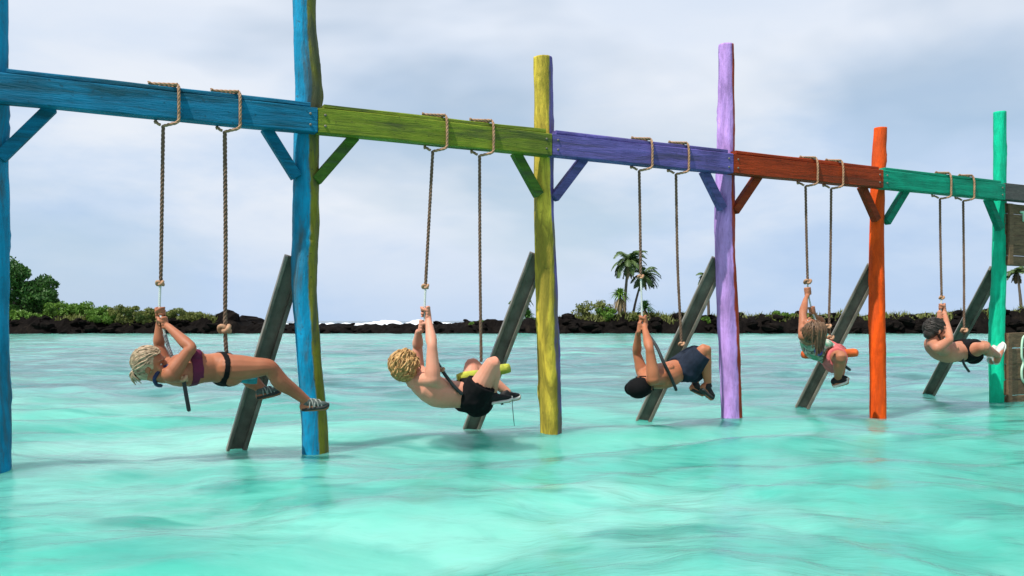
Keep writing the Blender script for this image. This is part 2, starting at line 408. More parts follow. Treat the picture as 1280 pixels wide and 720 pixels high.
# ------------------------------------------------------------------ lava shore
SHY = 65.0
PROF = [(-900, 2.3), (-200, 1.8), (40, 1.05), (130, 1.0), (235, 1.05), (272, 1.15), (300, .62), (420, .52), (545, .58), (600, .85), (690, 1.0), (760, 1.15), (850, 1.2), (960, 1.15),
        (1060, 1.15), (1150, 1.2), (1230, 1.35), (1300, 1.6), (1600, 2.0), (2300, 2.2)]
def prof(px):
    for (a, ha), (b, hb) in zip(PROF, PROF[1:]):
        if a <= px <= b: return ha + (hb - ha) * (px - a) / (b - a)
    return PROF[0][1] if px < 0 else PROF[-1][1]
def shore_z(x, dy):
    px = 640 + x / SHY * F; h = prof(px)
    if dy < 0: return -.6
    r = min(1, dy / 1.6) ** .55; bk = max(0, min(1, (17 - dy) / 6))
    crag = .30 * fbm((x * .8, dy * .8, 1.3), 5) + .34 * fbm((x * 2.2, dy * 2.0, 5.1), 5)
    return -.35 + (h + .35) * r * bk + crag * min(1, dy / .8) * (.45 + .4 * h)
def shore():
    M = Mat('black_lava_rock'); v = M.coord('Object'); g = M.noise(v, 1.1, 8, .7); f = M.noise(v, 5, 6, .7)
    c = M.ramp(g, [(.3, (.0025, .002, .002)), (.55, (.006, .0048, .0043)), (.75, (.018, .0135, .010))])
    M.bump(f, .9, .12); m = M.set(c, .95, .04)
    mb = MB(); n = 900; dys = [-1.2, -.3, 0.1, .5, .9, 1.3, 1.8, 2.4, 3.2, 4.2, 5.6, 7.5, 10, 13, 17, 19]
    vs = []
    for i in range(n + 1):
        px = -900 + 3200 * i / n; x = (px - 640) / F * SHY; wob = .9 * fbm((x * .16, 3, 3), 4)
        for dy in dys: vs.append((x + .12 * fbm((x * 3, dy, 9)), SHY + wob + dy, shore_z(x, dy) if dy > 0 else -.7))
    k = len(dys); mb.add(vs, [(i * k + j, (i + 1) * k + j, (i + 1) * k + j + 1, i * k + j + 1) for i in range(n) for j in range(k - 1)])
    o = mb.build('lava_shore', m, smooth=False); tag(o, kind='structure')
    protos = []
    for q in range(7):
        b = MB(); b.ell((0, 0, 0), Vector((1, 0, 0)), Vector((0, 1, 0)), Z, 1, 1, .8, 9, 6)
        b.v = [tuple(Vector(p) * (1 + .42 * fbm((p[0] * 1.3 + q * 7, p[1] * 1.3, p[2] * 1.3), 3))) for p in b.v]
        me = b.mesh('boulder', False); me.materials.append(m); protos.append(me)
    rnd = random.Random(5)
    for q in range(290):
        px = rnd.uniform(-60, 1340); x = (px - 640) / F * SHY; dy = rnd.choice((rnd.uniform(-.3, .9), rnd.uniform(-.3, .9), rnd.uniform(.5, 5)))
        s = rnd.uniform(.16, .42) * (1.2 if px < 290 or px > 700 else .6)
        wob = .9 * fbm((x * .16, 3, 3), 4)
        b = bpy.data.objects.new('boulder', protos[q % 7]); COL.objects.link(b); b.parent = o
        b.location = (x, SHY + wob + dy, max(-.05, shore_z(x, max(dy, .05)) + s * .25)); b.scale = (s * rnd.uniform(1, 1.9), s, s * rnd.uniform(.6, 1)); b.rotation_euler = (rnd.uniform(-.3, .3), rnd.uniform(-.3, .3), rnd.uniform(0, 6))
    b = bpy.data.objects.new('boulder', protos[2]); COL.objects.link(b); b.parent = o
    b.location = ((272 - 640) / F * SHY, SHY + 2.2, 1.0); b.scale = (1.0, .9, 1.0)
    return o
shore()

# ------------------------------------------------------------------ plants on the shore
def leafmat(name, a, b, c):
    M = Mat(name); v = M.coord('Object'); g = M.noise(v, 1.6, 4, .6); f = M.noise(v, 9, 3, .6)
    col = M.mix(M.ramp(f, [(.3, 0), (.7, 1)]), M.ramp(g, [(.3, a), (.7, b)]), c)
    M.b.inputs['Transmission Weight'].default_value = 0
    m = M.set(col, .55, .3)
    tl = M.n('ShaderNodeBsdfTranslucent'); M.l(col, tl.inputs[0]); mx = M.n('ShaderNodeMixShader'); mx.inputs[0].default_value = .25
    M.l(M.b.outputs[0], mx.inputs[1]); M.l(tl.outputs[0], mx.inputs[2]); M.l(mx.outputs[0], M.o.inputs[0])
    return m
m_leaf_d = leafmat('dark_green_leaves', (.018, .060, .012), (.045, .12, .018), (.03, .09, .014))
m_leaf_b = leafmat('bright_green_leaves', (.05, .13, .015), (.12, .23, .03), (.09, .17, .02))
m_leaf_o = leafmat('olive_scrub_leaves', (.09, .11, .025), (.19, .20, .05), (.12, .14, .035))
m_palm = leafmat('palm_frond_leaves', (.035, .075, .018), (.085, .13, .035), (.06, .10, .03))
m_dry = leafmat('dry_straw_fronds', (.14, .10, .05), (.26, .19, .10), (.19, .14, .07))
m_trunk = wood('grey_brown_bark', (.07, .055, .04), (.17, .14, .105), (6, 6, 2))
def G(px, D): return (px - 640) / F * D
def HZ(py, D): return CAMH + (HY - py) / F * D
def leaves(mb, rnd, c, rx, ry, rz, n, s, hollow=.35):
    for _ in range(n):
        while True:
            p = Vector((rnd.uniform(-1, 1), rnd.uniform(-1, 1), rnd.uniform(-1, 1)))
            if hollow < p.length < 1: break
        q = Vector(c) + Vector((p.x * rx, p.y * ry, p.z * rz))
        d = Vector((rnd.gauss(0, 1), rnd.gauss(0, 1), rnd.gauss(0, .6) + .2)).normalized(); e = d.orthogonal().normalized()
        e = (Matrix.Rotation(rnd.uniform(0, 6.28), 3, d) @ e); f = d.cross(e); k = s * rnd.uniform(.6, 1.3)
        mb.add([q - e * k, q + f * k * .42, q + e * k, q - f * k * .42], [(0, 1, 2, 3)])
def leafy(name, label, cat, px, D, clumps, mat, leafs=90, s=.17, trunk=None, seed=1, group=None, kind=None):
    """clumps: (px, py, r) seen from the camera at depth D; the plant grows from the rock below them"""
    rnd = random.Random(seed); x = G(px, D); zb = shore_z(x, D - SHY) - .05
    root = empty(name, (x, D, zb)); tag(root, label, cat, group)
    mb = MB()
    for (a, b, r) in clumps:
        c = Vector((G(a, D), D + rnd.uniform(-.5, .5) * r * 1.2, HZ(b, D)))
        for _ in range(6):
            o = Vector((rnd.uniform(-1, 1), rnd.uniform(-1, 1), rnd.uniform(-.7, .8))) * r * .8; rr = r * rnd.uniform(.4, .75)
            leaves(mb, rnd, c + o, rr, rr, rr * .75, int(leafs * rr / r * 1.5), s * rnd.uniform(.75, 1.1), .2)
    mb.build('crown', mat, root, smooth=False)
    tb = MB()
    for (a, b, r) in clumps[:7]:
        c = Vector((G(a, D), D, HZ(b, D))); b0 = Vector((x + (c.x - x) * .15, D, zb - .1)); m_ = b0.lerp(c, .5) + Vector((rnd.uniform(-.2, .2), rnd.uniform(-.2, .2), .1))
        th = trunk or .03
        tb.tube([tuple(p) for p in catmull([b0, m_, c], 5)], list(np.linspace(th, th * .35, 11)), 7)
    tb.build('trunk' if trunk else 'stem', m_trunk, root)
    return root
leafy('broadleaf_tree', 'big rounded dark green tree at the far left end of the rocky shore', 'tree', 18, 69,
      [(22, 347, 1.4), (0, 346, 1.6), (45, 358, 1.25), (62, 372, .8), (-24, 360, 1.5), (30, 375, 1.5), (52, 380, .9), (8, 385, 1.5), (-45, 370, 1.4), (-30, 388, 1.4), (45, 395, .9), (20, 398, 1.0)], m_leaf_d, 330, .17, .16, 3)
leafy('broadleaf_bush', 'bright green bush beside the big rounded tree', 'bush', 88, 68, [(70, 388, .8), (84, 384, .75), (98, 386, .75), (110, 388, .7), (76, 398, .6), (95, 396, .6), (62, 396, .7), (70, 404, .4), (90, 404, .4), (106, 402, .4)], m_leaf_b, 190, .14, None, 4, 'bushes along the shore')
leafy('broadleaf_bush', 'leafy green bush low on the rocks under the big rounded tree', 'bush', 35, 66.8, [(28, 398, .6), (40, 400, .6), (52, 400, .55), (16, 402, .55), (10, 396, .5), (60, 403, .4)], m_leaf_b, 150, .13, None, 14, 'bushes along the shore')
BANK = [(126, 389, 'bright green shrub next to the bright green bush on the rocks', m_leaf_b), (150, 389, 'olive shrub on the rock bank, second from the bright green bush', m_leaf_o), (174, 390, 'olive shrub on the rock bank, third from the bright green bush', m_leaf_o),
        (198, 391, 'olive shrub in the middle of the rock bank behind the swing', m_leaf_o), (222, 393, 'pale olive shrub on the rock bank, second from the big boulder', m_leaf_o), (246, 396, 'lowest olive shrub on the rock bank, next to the big boulder', m_leaf_o)]
for i, (a, b, lb, mt) in enumerate(BANK):
    leafy('low_shrub', lb, 'shrub', a, 66.5 + .3 * (i % 2), [(a - 10, b + 3, .5), (a, b, .5), (a + 11, b + 3, .5), (a - 6, b + 9, .5), (a + 6, b + 9, .5), (a - 10, b + 14, .32), (a + 2, b + 15, .32), (a + 11, b + 14, .32)], mt, 190, .09, None, 20 + i, 'row of low shrubs on the rocks')
leafy('round_shrub', 'small bright green shrub on the low rocks between the olive beam ropes', 'shrub', 603, 67, [(592, 408, .4), (603, 406, .42), (614, 408, .4)], m_leaf_b, 150, .1, None, 31)
leafy('sparse_bush', 'loose twiggy bush left of the tall palm', 'bush', 742, 68, [(728, 388, .6), (742, 383, .7), (757, 386, .65), (735, 394, .5), (750, 394, .5)], m_leaf_o, 85, .11, None, 32)
leafy('leafy_bush', 'green bush filling the gap between sparse bush and pandanus', 'bush', 758, 67.2, [(752, 391, .4), (764, 390, .42), (760, 396, .4)], m_leaf_b, 130, .1, None, 38)
leafy('scrub_bush', 'olive scrub on the rocks below the tall palm', 'bush', 812, 67, [(795, 398, .5), (810, 400, .5), (825, 401, .45), (838, 402, .4)], m_leaf_o, 120, .1, None, 33)
leafy('scrub_bush', 'yellow green scrub on the rocks just left of the lilac post', 'bush', 882, 66.6, [(872, 406, .42), (884, 403, .45), (895, 405, .42)], m_leaf_b, 120, .1, None, 34)
leafy('broadleaf_bush', 'bright green bush between the lilac post and the orange post', 'bush', 980, 67.5, [(966, 401, .5), (978, 397, .55), (990, 398, .5), (984, 406, .45), (970, 408, .4)], m_leaf_b, 190, .12, None, 35, 'bushes along the shore')
leafy('twiggy_bush', 'thin twiggy bush beside the bright green one between the posts', 'bush', 1022, 68, [(1012, 398, .4), (1026, 397, .42), (1038, 401, .4)], m_leaf_o, 80, .1, None, 36)
leafy('low_shrub', 'low mossy shrub on the rocks behind the orange post', 'shrub', 1075, 66.8, [(1065, 404, .35), (1078, 403, .38), (1090, 405, .35)], m_leaf_o, 120, .09, None, 37)

def frond(mb, rnd, base, az, el, ln, droop, wd, wind):
    pts = []; p = Vector(base); d = Vector((math.cos(az) * math.cos(el), math.sin(az) * math.cos(el), math.sin(el)))
    n = 9
    for i in range(n + 1):
        pts.append(p.copy()); p = p + d * ln / n; d = (d + Vector((wind * .05, 0, -droop / n * (1 + i * .25)))).normalized()
    mb.tube(pts, list(np.linspace(.022, .006, n + 1)), 4, False)
    for i in range(1, n + 1):
        t = (pts[i] - pts[i - 1]).normalized(); sd_ = t.cross(Z)
        if sd_.length < .1: sd_ = Vector((1, 0, 0))
        sd_.normalize(); up = sd_.cross(t)
        for f in (0, .33, .66):
            q = pts[i - 1].lerp(pts[i], f)
            for s in (-1, 1):
                k = wd * (math.sin(math.pi * min(.98, (i + f) / (n + 1))) ** .6) * rnd.uniform(.8, 1.1)
                e = (sd_ * s * .8 + t * .55 - Z * rnd.uniform(.15, .6) + Vector((wind * .25, 0, 0))).normalized() * k
                mb.add([q - t * .05, q + t * .06, q + e + t * .01, q + e * .6 - t * .03], [(0, 1, 2, 3)])
def palm(px, D, ytop, label, lean=(0, 0), n=17, ln=1.5, wind=1.0, seed=1, th=.13, dry=5):
    rnd = random.Random(seed); x = G(px, D); zb = shore_z(x, D - SHY) - .2; zt = HZ(ytop, D)
    root = empty('palm_tree', (x, D, zb)); tag(root, label, 'palm tree', 'palm trees on the rocky shore')
    top = Vector((x + lean[0], D + lean[1], zt))
    path = catmull([(x, D, zb), (x + lean[0] * .25, D + lean[1] * .3, zb + (zt - zb) * .35), (x + lean[0] * .65, D + lean[1] * .7, zb + (zt - zb) * .72), tuple(top)], 7)
    tb = MB(); tb.tube(path, [th * (1 - .45 * i / 21) * (1 + .06 * (i % 2)) for i in range(22)], 9); tb.build('trunk', m_trunk, root)
    cr = empty('crown', top - Vector(root.location)); cr.parent = root
    for i in range(n):
        mb = MB(); az = 6.283 * i / n * 2.4 + rnd.uniform(-.3, .3); el = rnd.uniform(-.35, 1.15)
        frond(mb, rnd, top, az, el, ln * rnd.uniform(.8, 1.1), rnd.uniform(.8, 1.5), .48, wind)
        link2(mb.mesh('frond', False), 'frond', m_palm, cr)
    for i in range(dry):
        mb = MB(); frond(mb, rnd, top - Z * .1, rnd.uniform(0, 6.28), rnd.uniform(-1.2, -.6), ln * .75, .9, .25, wind * .6)
        link2(mb.mesh('dry_frond', False), 'dry_frond', m_dry, cr)
    return root
def link2(me, name, mat, parent):
    o = bpy.data.objects.new(name, me); COL.objects.link(o); me.materials.append(mat); o.parent = parent
    o.matrix_parent_inverse = Matrix.Translation(-(Vector(parent.location) + (Vector(parent.parent.location) if parent.parent else Vector())))
    return o
palm(780, 69, 326, 'tallest windblown palm on the shore', (.35, 0), 34, 1.9, .6, 2, .14)
palm(790, 70, 343, 'shorter windblown palm leaning right of the tallest palm', (.95, .3), 28, 1.7, 1.1, 5, .11)
palm(886, 73, 345, 'thin palm on the shore behind the lilac post', (-.1, 0), 14, 1.35, .4, 8, .13)
palm(651, 70, 376, 'small palm half hidden by the steel prop near the yellow post', (0, 0), 15, 1.25, .5, 9, .12)
palm(1277, 72, 340, 'pale palm seen between the two brown plank panels', (-.35, 0), 14, 1.2, .3, 12, .13)
def pandanus(px, D, ytop, label, seed):
    rnd = random.Random(seed); x = G(px, D); zb = shore_z(x, D - SHY) - .2; zt = HZ(ytop, D)
    root = empty('pandanus_tree', (x, D, zb)); tag(root, label, 'tree', 'spiky pandanus trees')
    tb = MB(); tb.tube([(x, D, zb), (x + .08, D, (zb + zt) / 2), (x, D, zt)], [.13, .11, .1], 8)
    for k in range(5):
        a = k * 1.26; tb.tube([(x + math.cos(a) * .35, D + math.sin(a) * .35, zb), (x, D, zb + .6)], [.03, .045], 5)
    tb.build('trunk', m_trunk, root)
    def blades(n, e0, e1, ln, z, mat, nm):
        mb = MB()
        for _ in range(n):
            az = rnd.uniform(0, 6.283); el = rnd.uniform(e0, e1); d = Vector((math.cos(az) * math.cos(el), math.sin(az) * math.cos(el), math.sin(el)))
            s = d.cross(Z).normalized() * .045; b = Vector((x, D, z)); l_ = ln * rnd.uniform(.7, 1.1); m_ = b + d * l_ * .55; t_ = b + d * l_ - Z * l_ * .35
            mb.add([b - s * .6, b + s * .6, m_ + s, m_ - s, t_], [(0, 1, 2, 3), (3, 2, 4)])
        mb.build(nm, mat, root, smooth=False)
    blades(150, -.2, 1.4, 1.1, zt, m_leaf_b if seed % 2 else m_leaf_d, 'crown')
    blades(90, -1.45, -.7, 1.2, zt - .05, m_dry, 'dry_leaves')
pandanus(775, 67.6, 370, 'spiky pandanus with straw skirt below the tallest palm', 3)
pandanus(806, 67.8, 386, 'squat dark pandanus right of the straw skirted one', 4)
pandanus(660, 67.8, 398, 'small scruffy pandanus behind the prop of the yellow post', 6)
def grass():
    rnd = random.Random(9); mb = MB()
    for _ in range(12000):
        px = rnd.choice((rnd.uniform(60, 262), rnd.uniform(60, 262), rnd.uniform(700, 880), rnd.uniform(900, 1300)))
        x = G(px, SHY); dy = rnd.uniform(1.3, 5.5) if px < 300 else rnd.uniform(1.2, 4.5)
        if fbm((x * .35, dy * .4, 8), 3) < (-.25 if px < 300 else -.12): continue
        wob = .9 * fbm((x * .16, 3, 3), 4); b = Vector((x, SHY + wob + dy, shore_z(x, dy) - .03)); h = rnd.uniform(.15, .42); a = rnd.uniform(0, 6.28); s = Vector((math.cos(a), math.sin(a), 0)) * .05
        mb.add([b - s, b + s, b + Vector((rnd.uniform(-.2, .25), rnd.uniform(-.2, .2), h))], [(0, 1, 2)])
    tag(mb.build('grass', m_leaf_o, smooth=False), 'sparse olive grass growing on the black rocks', 'grass', kind='stuff')
grass()

# ------------------------------------------------------------------ swing frame
frame = empty('swing_frame', P0 + U * (2.5 * BAY))
tag(frame, 'long row of painted log posts and beams standing in the lagoon', 'swing frame')
POSTS = [([(-13, -40), (-12, 100), (-12, 300), (-10, 480), (-9, 590)], [.10, .10, .10, .10, .105], 3.3),
         ([(379, -60), (381, 40), (386, 110), (383, 170), (382, 280), (380, 350), (383, 400), (389, 480), (394, 565)], [.078, .083, .097, .093, .093, .092, .088, .088, .094], 3.6),
         ([(679, 72), (680, 150), (680, 250), (682.5, 350), (686, 450), (688.5, 545)], [.078, .078, .081, .089, .092, .09], None),
         ([(908, 56), (907.5, 150), (906, 230), (906, 300), (910, 400), (914.5, 525)], [.068, .078, .086, .095, .097, .093], None),
         ([(1100.5, 160), (1096.5, 250), (1096, 350), (1097.5, 512)], [.063, .07, .076, .08], None),
         ([(1250, 140), (1249.5, 240), (1248.5, 340), (1245.5, 430), (1246, 502)], [.066, .069, .077, .08, .08], None)]
POST_LABEL = ['blue painted log post at the end of the row', 'blue log post with an olive painted right side', 'yellow log post with a purple painted right side', 'lilac log post with an orange painted right side',
              'bright orange log post', 'teal green log post next to the plank panels']
POST_C = []
SPLIT = (Vector((.93, -.36, 0))).normalized()
for pi, (path, rad, _) in enumerate(POSTS):
    p3 = [PX(a, b, 0.0) for a, b in path]
    p3.append(p3[-1] + (p3[-1] - p3[-2]).normalized() * .2); p3[-1].z = -1.42; rad = rad + [rad[-1] * 1.04]
    POST_C.append(p3)
    cr = catmull([(*p, r) for p, r in zip(p3, rad)], 26); seg = 28; vs = []; side = []; rnd = random.Random(pi + 40)
    knots = [(rnd.randrange(len(cr)), rnd.uniform(0, 6.28), rnd.uniform(.008, .02)) for _ in range(15)]
    for i, c in enumerate(cr):
        for k in range(seg):
            t = 2 * math.pi * k / seg; d = Vector((math.cos(t), math.sin(t), 0))
            r = c[3] * (1 + .07 * fbm((d.x * 1.1 + pi * 5, d.y * 1.1, c[2] * 1.1), 3) + .075 * fbm((d.x * 3.2, d.y * 3.2 + pi * 9, c[2] * 3.5), 5))
            for (ki, ka, kh) in knots:
                dz = (cr[ki][2] - c[2]) / .06; da = ((t - ka + math.pi) % 6.2832 - math.pi) / .38
                r += kh * math.exp(-dz * dz - da * da) * (1 - 1.3 * math.exp(-6 * (dz * dz + da * da)))
            vs.append((c[0] + d.x * r, c[1] + d.y * r, c[2])); side.append(.5 + .5 * (d.dot(SPLIT) - [1.5, .74, .86, .80, .93, 1.5][pi]) + .05 * fbm((c[2] * .9, pi * 3.3, 2)))
    n = len(cr); fs = [(i * seg + k, (i + 1) * seg + k, (i + 1) * seg + (k + 1) % seg, i * seg + (k + 1) % seg) for i in range(n - 1) for k in range(seg)]
    tp = Vector(cr[0][:3]) + Z * .012; vs.append(tuple(tp)); side.append(.3); fs += [(len(vs) - 1, k, (k + 1) % seg) for k in range(seg)]
    mb = MB(); mb.add(vs, fs); o = mb.build('post', m_post[pi], frame)
    at = o.data.attributes.new('side', 'FLOAT', 'POINT'); at.data.foreach_set('value', side); tag(o, POST_LABEL[pi])

def plank_mesh(a, b, c0, c1, z0, z1, seed, nseg=14, wob=.004):
    """a long rough board along the swing line"""
    mb = MB(); vs = []; k = 8
    for i in range(nseg + 1):
        u = a + (b - a) * i / nseg; e = .006
        ring = [(c0 + e, z0), (c1 - e, z0), (c1, z0 + e), (c1, z1 - e), (c1 - e, z1), (c0 + e, z1), (c0, z1 - e), (c0, z0 + e)]
        for j, (c, z) in enumerate(ring):
            vs.append(L(u, c + wob * fbm((u * 1.5, j // 2 * 3.1, seed), 2), z + wob * 1.6 * fbm((u * 1.2, (j // 4) * 5.7, seed + 3), 2)))
    fs = [(i * k + j, i * k + (j + 1) % k, (i + 1) * k + (j + 1) % k, (i + 1) * k + j) for i in range(nseg) for j in range(k)]
    fs += [tuple(range(k - 1, -1, -1)), tuple(nseg * k + j for j in range(k))]
    mb.add(vs, fs); return mb
BEAM_LABEL = ['weathered blue plank beam', 'olive green plank beam', 'purple plank beam', 'rust red plank beam', 'teal plank beam']
pu = [upos(PX(a, 170 + 12 * i, NF)) for i, a in enumerate((-4, 397.5, 690.5, 917, 1104.5, 1257))]
for i in range(5):
    a, b = pu[i] + (.003 if i else -.5), pu[i + 1] - .003
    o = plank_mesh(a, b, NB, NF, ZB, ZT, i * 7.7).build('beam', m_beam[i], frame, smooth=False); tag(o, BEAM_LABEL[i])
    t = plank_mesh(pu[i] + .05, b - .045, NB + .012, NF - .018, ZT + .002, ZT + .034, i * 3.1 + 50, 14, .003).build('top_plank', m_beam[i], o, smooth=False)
    bt = MB()                                             # bolt heads at the joints
    for (uu, zz) in ((b - .05, ZT - .05), (b - .05, ZB + .05), (a + .05, ZT - .05), (a + .05, ZB + .05)):
        h = MB(); h.tube([L(uu, NF - .004, zz), L(uu, NF + .006, zz)], [.011, .009], 6, False); h.build('bolt', m_prop, o)
o = plank_mesh(pu[5] + .003, pu[5] + 2.1, NB, NF, ZB + .005, ZT + .01, 90).build('beam', m_darkbeam, frame, smooth=False); tag(o, 'dark weathered unpainted beam past the teal post')
def brace(u0, z0, u1, z1, mat, lab, cc=.064):
    a, b = L(u0, cc, z0), L(u1, cc, z1); d = (b - a).normalized(); s = d.cross(N).normalized(); mb = MB()
    mb.box((a + b) / 2, d, N, s, (b - a).length / 2, .034, .038)
    o = mb.build('brace', mat, frame, smooth=False); bevel(o, .005); tag(o, lab)
names = ['blue', 'green', 'purple', 'red', 'teal']
def post_u(i, z):
    c = POST_C[i]
    for a, b in zip(c, c[1:]):
        if b.z <= z <= a.z: return upos(a.lerp(b, (a.z - z) / (a.z - b.z)))
    return upos(c[0])
for i in range(5):
    ua, ub = post_u(i, 2.0), post_u(i + 1, 2.0)
    brace(ua + .34, ZB + .02, ua + .055, 1.95, m_brace[i], names[i] + ' knee brace at the left end of its beam')
    brace(ub - .30, ZB + .02, ub - .085, 1.965, m_brace[i], names[i] + ' knee brace at the right end of its beam')
# grey steel channel props leaning from behind the posts into the water
PROPS = [((296, 557), (362, 340)), ((589, 535), (666, 334)), ((806, 521), (892, 338)), ((1003, 508), (1086, 345)), ((1161, 492), (1240, 345))]
for i, (wp, tp) in enumerate(PROPS):
    c = POST_C[i + 1]
    D = CAMH * F / (wp[1] - HY); a = Vector(((wp[0] - 640) / F * D, D, 0))
    b = PX(tp[0], tp[1], -.13)
    d = (b - a).normalized(); a2 = a - d * 1.6; b2 = b + d * .12
    f = (Vector((0, 0, CAMH)) - (a + b) / 2); f = Vector((f.x + .9, f.y, 0)); f = (f - d * f.dot(d)).normalized(); s = d.cross(f).normalized()
    if s.x < 0: s = -s
    W = .072; prof_ = [(-W, 0), (W, 0), (W, .085), (W - .03, .085), (W - .03, .022), (-W + .022, .022), (-W + .022, .085), (-W, .085)]
    vs = [q + s * x + f * y for q in (a2, b2) for x, y in prof_]; k = len(prof_)
    mb = MB(); mb.add(vs, [(j, (j + 1) % k, k + (j + 1) % k, k + j) for j in range(k)] + [(1, 0, 7, 6, 5, 4, 3, 2), (8, 9, 10, 11, 12, 13, 14, 15)])
    o = mb.build('prop', m_prop, frame, smooth=False); bevel(o, .004); tag(o, 'grey channel prop leaning against the ' + ['blue', 'yellow', 'lilac', 'orange', 'teal'][i] + ' post')

# plank panels past the teal post
def panel(name, label, z0, z1, n, u0, u1, c):
    root = empty(name, L(u0, c, z0)); tag(root, label, 'plank panel'); h = (z1 - z0) / n; rnd = random.Random(int(z0 * 100))
    for k in range(n):
        o = plank_mesh(u0 + rnd.uniform(-.012, .012), u1, c - .02 + rnd.uniform(-.004, .004), c + .02 + rnd.uniform(-.004, .006), z0 + k * h + .003, z0 + (k + 1) * h - .003, k * 2.2 + z0 * 9, 16, .006).build('plank', m_plank, root, smooth=False)
    o = MB(); o.box(L(u0 + .045, c + .043, (z0 + z1) / 2), U, N, Z, .035, .014, (z1 - z0) / 2 - .01); o = o.build('batten', m_plank, root, smooth=False); bevel(o, .004)
    return root
u6 = upos(PX(1259.5, 300, .1))
p_up = panel('plank_panel', 'brown plank panel hung under the dark beam past the teal post', HZ(334, 10.1), ZB - .01, 6, u6, u6 + 1.9, .06)
p_lo = panel('plank_panel', 'brown plank panel standing in the water past the teal post', -.25, HZ(415, 10.1), 6, u6 - .02, u6 + 1.9, .06)
m_mint = simple('mint_outline_paint', (.36, .55, .42), .7, .2, .25, 14)
um = upos(PX(1276.5, 450, .085)); mb = MB()
pts = [L(um + .16, .088, .78), L(um + .05, .088, .77), L(um + .01, .088, .71), L(um, .088, .55), L(um + .03, .088, .47), L(um, .088, .38), L(um + .02, .088, .27), L(um + .12, .088, .22)]
mb.tube(catmull([tuple(p) for p in pts], 6), [.014] * 43, 6); mb.build('painted_outline', m_mint, p_lo)
mb = MB(); ut = upos(PX(1276, 272, .085)); mb.tube([L(ut, .085, HZ(267, 10.1)), L(ut + .12, .085, HZ(267, 10.1))], [.016, .016], 6); mb.tube([L(ut + .045, .085, HZ(268, 10.1)), L(ut + .05, .085, HZ(277, 10.1))], [.016, .016], 6)
mb.build('painted_outline', m_mint, p_up)

# ------------------------------------------------------------------ rope swings
def rope_mesh(mb, path, r, pitch=.085, seg=6):
    """three strand laid rope along a path"""
    P = [Vector(p) for p in path]; ln = [0]
    for a, b in zip(P, P[1:]): ln.append(ln[-1] + (b - a).length)
    tot = ln[-1]; n = max(8, int(tot / pitch * 9)); pts = []; j = 0
    for i in range(n + 1):
        s = tot * i / n
        while j < len(P) - 2 and ln[j + 1] < s: j += 1
        f = (s - ln[j]) / max(1e-9, ln[j + 1] - ln[j]); pts.append(P[j].lerp(P[j + 1], min(1, max(0, f))))
    tan = [(pts[min(i + 1, n)] - pts[max(i - 1, 0)]).normalized() for i in range(n + 1)]
    nx = tan[0].orthogonal().normalized(); fr = []
    for t in tan: nx = (nx - t * nx.dot(t)).normalized(); fr.append((nx.copy(), t.cross(nx)))
    for st in range(3):
        q = []
        for i in range(n + 1):
            a = 2 * math.pi * (tot * i / n / pitch) + st * 2.0944
            q.append(pts[i] + (fr[i][0] * math.cos(a) + fr[i][1] * math.sin(a)) * r * .5)
        mb.tube(q, [r * .56] * (n + 1), seg, False)
def knot(mb, c, r, axis=Z):
    c = Vector(c); x = axis.orthogonal().normalized(); y = axis.cross(x)
    pts = []
    for i in range(33):                                   # an overhand knot shape
        t = 2 * math.pi * i / 32
        pts.append(c + x * (math.sin(t) + 2 * math.sin(2 * t)) * r * .38 + y * (math.cos(t) - 2 * math.cos(2 * t)) * r * .38 - axis * math.sin(3 * t) * r * .55)
    mb.tube(pts, [r * .5] * 33, 7, False)
def wrap(mb, u, r):
    m = (NB + NF) / 2; e = r * .95
    pts = [(u, m, ZB - .045), (u + .03, NF - .02, ZB - .04), (u + .085, NF + e * .6, ZB - .02), (u + .09, NF + e, ZB + .04), (u + .09, NF + e, ZT - .02), (u + .088, NF - .01, ZT + .034 + e), (u + .06, m, ZT + .036 + e),
           (u + .0, NB + .02, ZT + .04 + e), (u - .045, NB - e, ZT + .01), (u - .04, NB - e, ZB), (u - .045, NB + .02, ZB - e * 1.3), (u - .02, m, ZB - .04)]
    rope_mesh(mb, [tuple(p) for p in catmull([tuple(L(*p)) for p in pts], 8)], r)
    pts = [(u + .085, NF - .012, ZT + .036 + e * 1.6), (u + .02, NF - .03, ZT + .040 + e), (u - .04, m + .02, ZT + .036 + e), (u - .08, m + .01, ZT + .036 + e), (u - .09, m + .03, ZT + .04 + e)]
    rope_mesh(mb, [tuple(p) for p in catmull([tuple(L(*p)) for p in pts], 8)], r)
SW = ['blue', 'olive', 'purple', 'red', 'teal']
def poly(pts, n=6): return [tuple(p) for p in catmull([tuple(p) for p in pts], n)]
def log(a, b, r, mat, parent, seed):
    a, b = Vector(a), Vector(b); d = (b - a).normalized(); x = d.orthogonal().normalized(); y = d.cross(x); rings = []
    for i in range(19):
        f = i / 18; rr = r * (1 + .10 * fbm((f * 4, seed, 0), 3)) * (.9 if i in (0, 18) else 1)
        rings.append((a.lerp(b, f) + x * .006 * fbm((f * 3, seed, 5)), x, y, rr, rr * .95, 1))
    mb = MB(); mb.loft(rings, 14); return mb.build('seat_log', mat, parent)
m_logs = [paint('blue_log_paint', (.012, .30, .40), stretch=(3, 3, 3)), paint('yellow_log_paint', (.40, .42, .05), stretch=(3, 3, 3)), paint('lilac_log_paint', (.50, .40, .82), stretch=(3, 3, 3)),
          paint('orange_log_paint', (.78, .14, .03), dirt=(.4, .06, .02), stretch=(3, 3, 3)), paint('teal_log_paint', (.008, .50, .34), stretch=(3, 3, 3))]
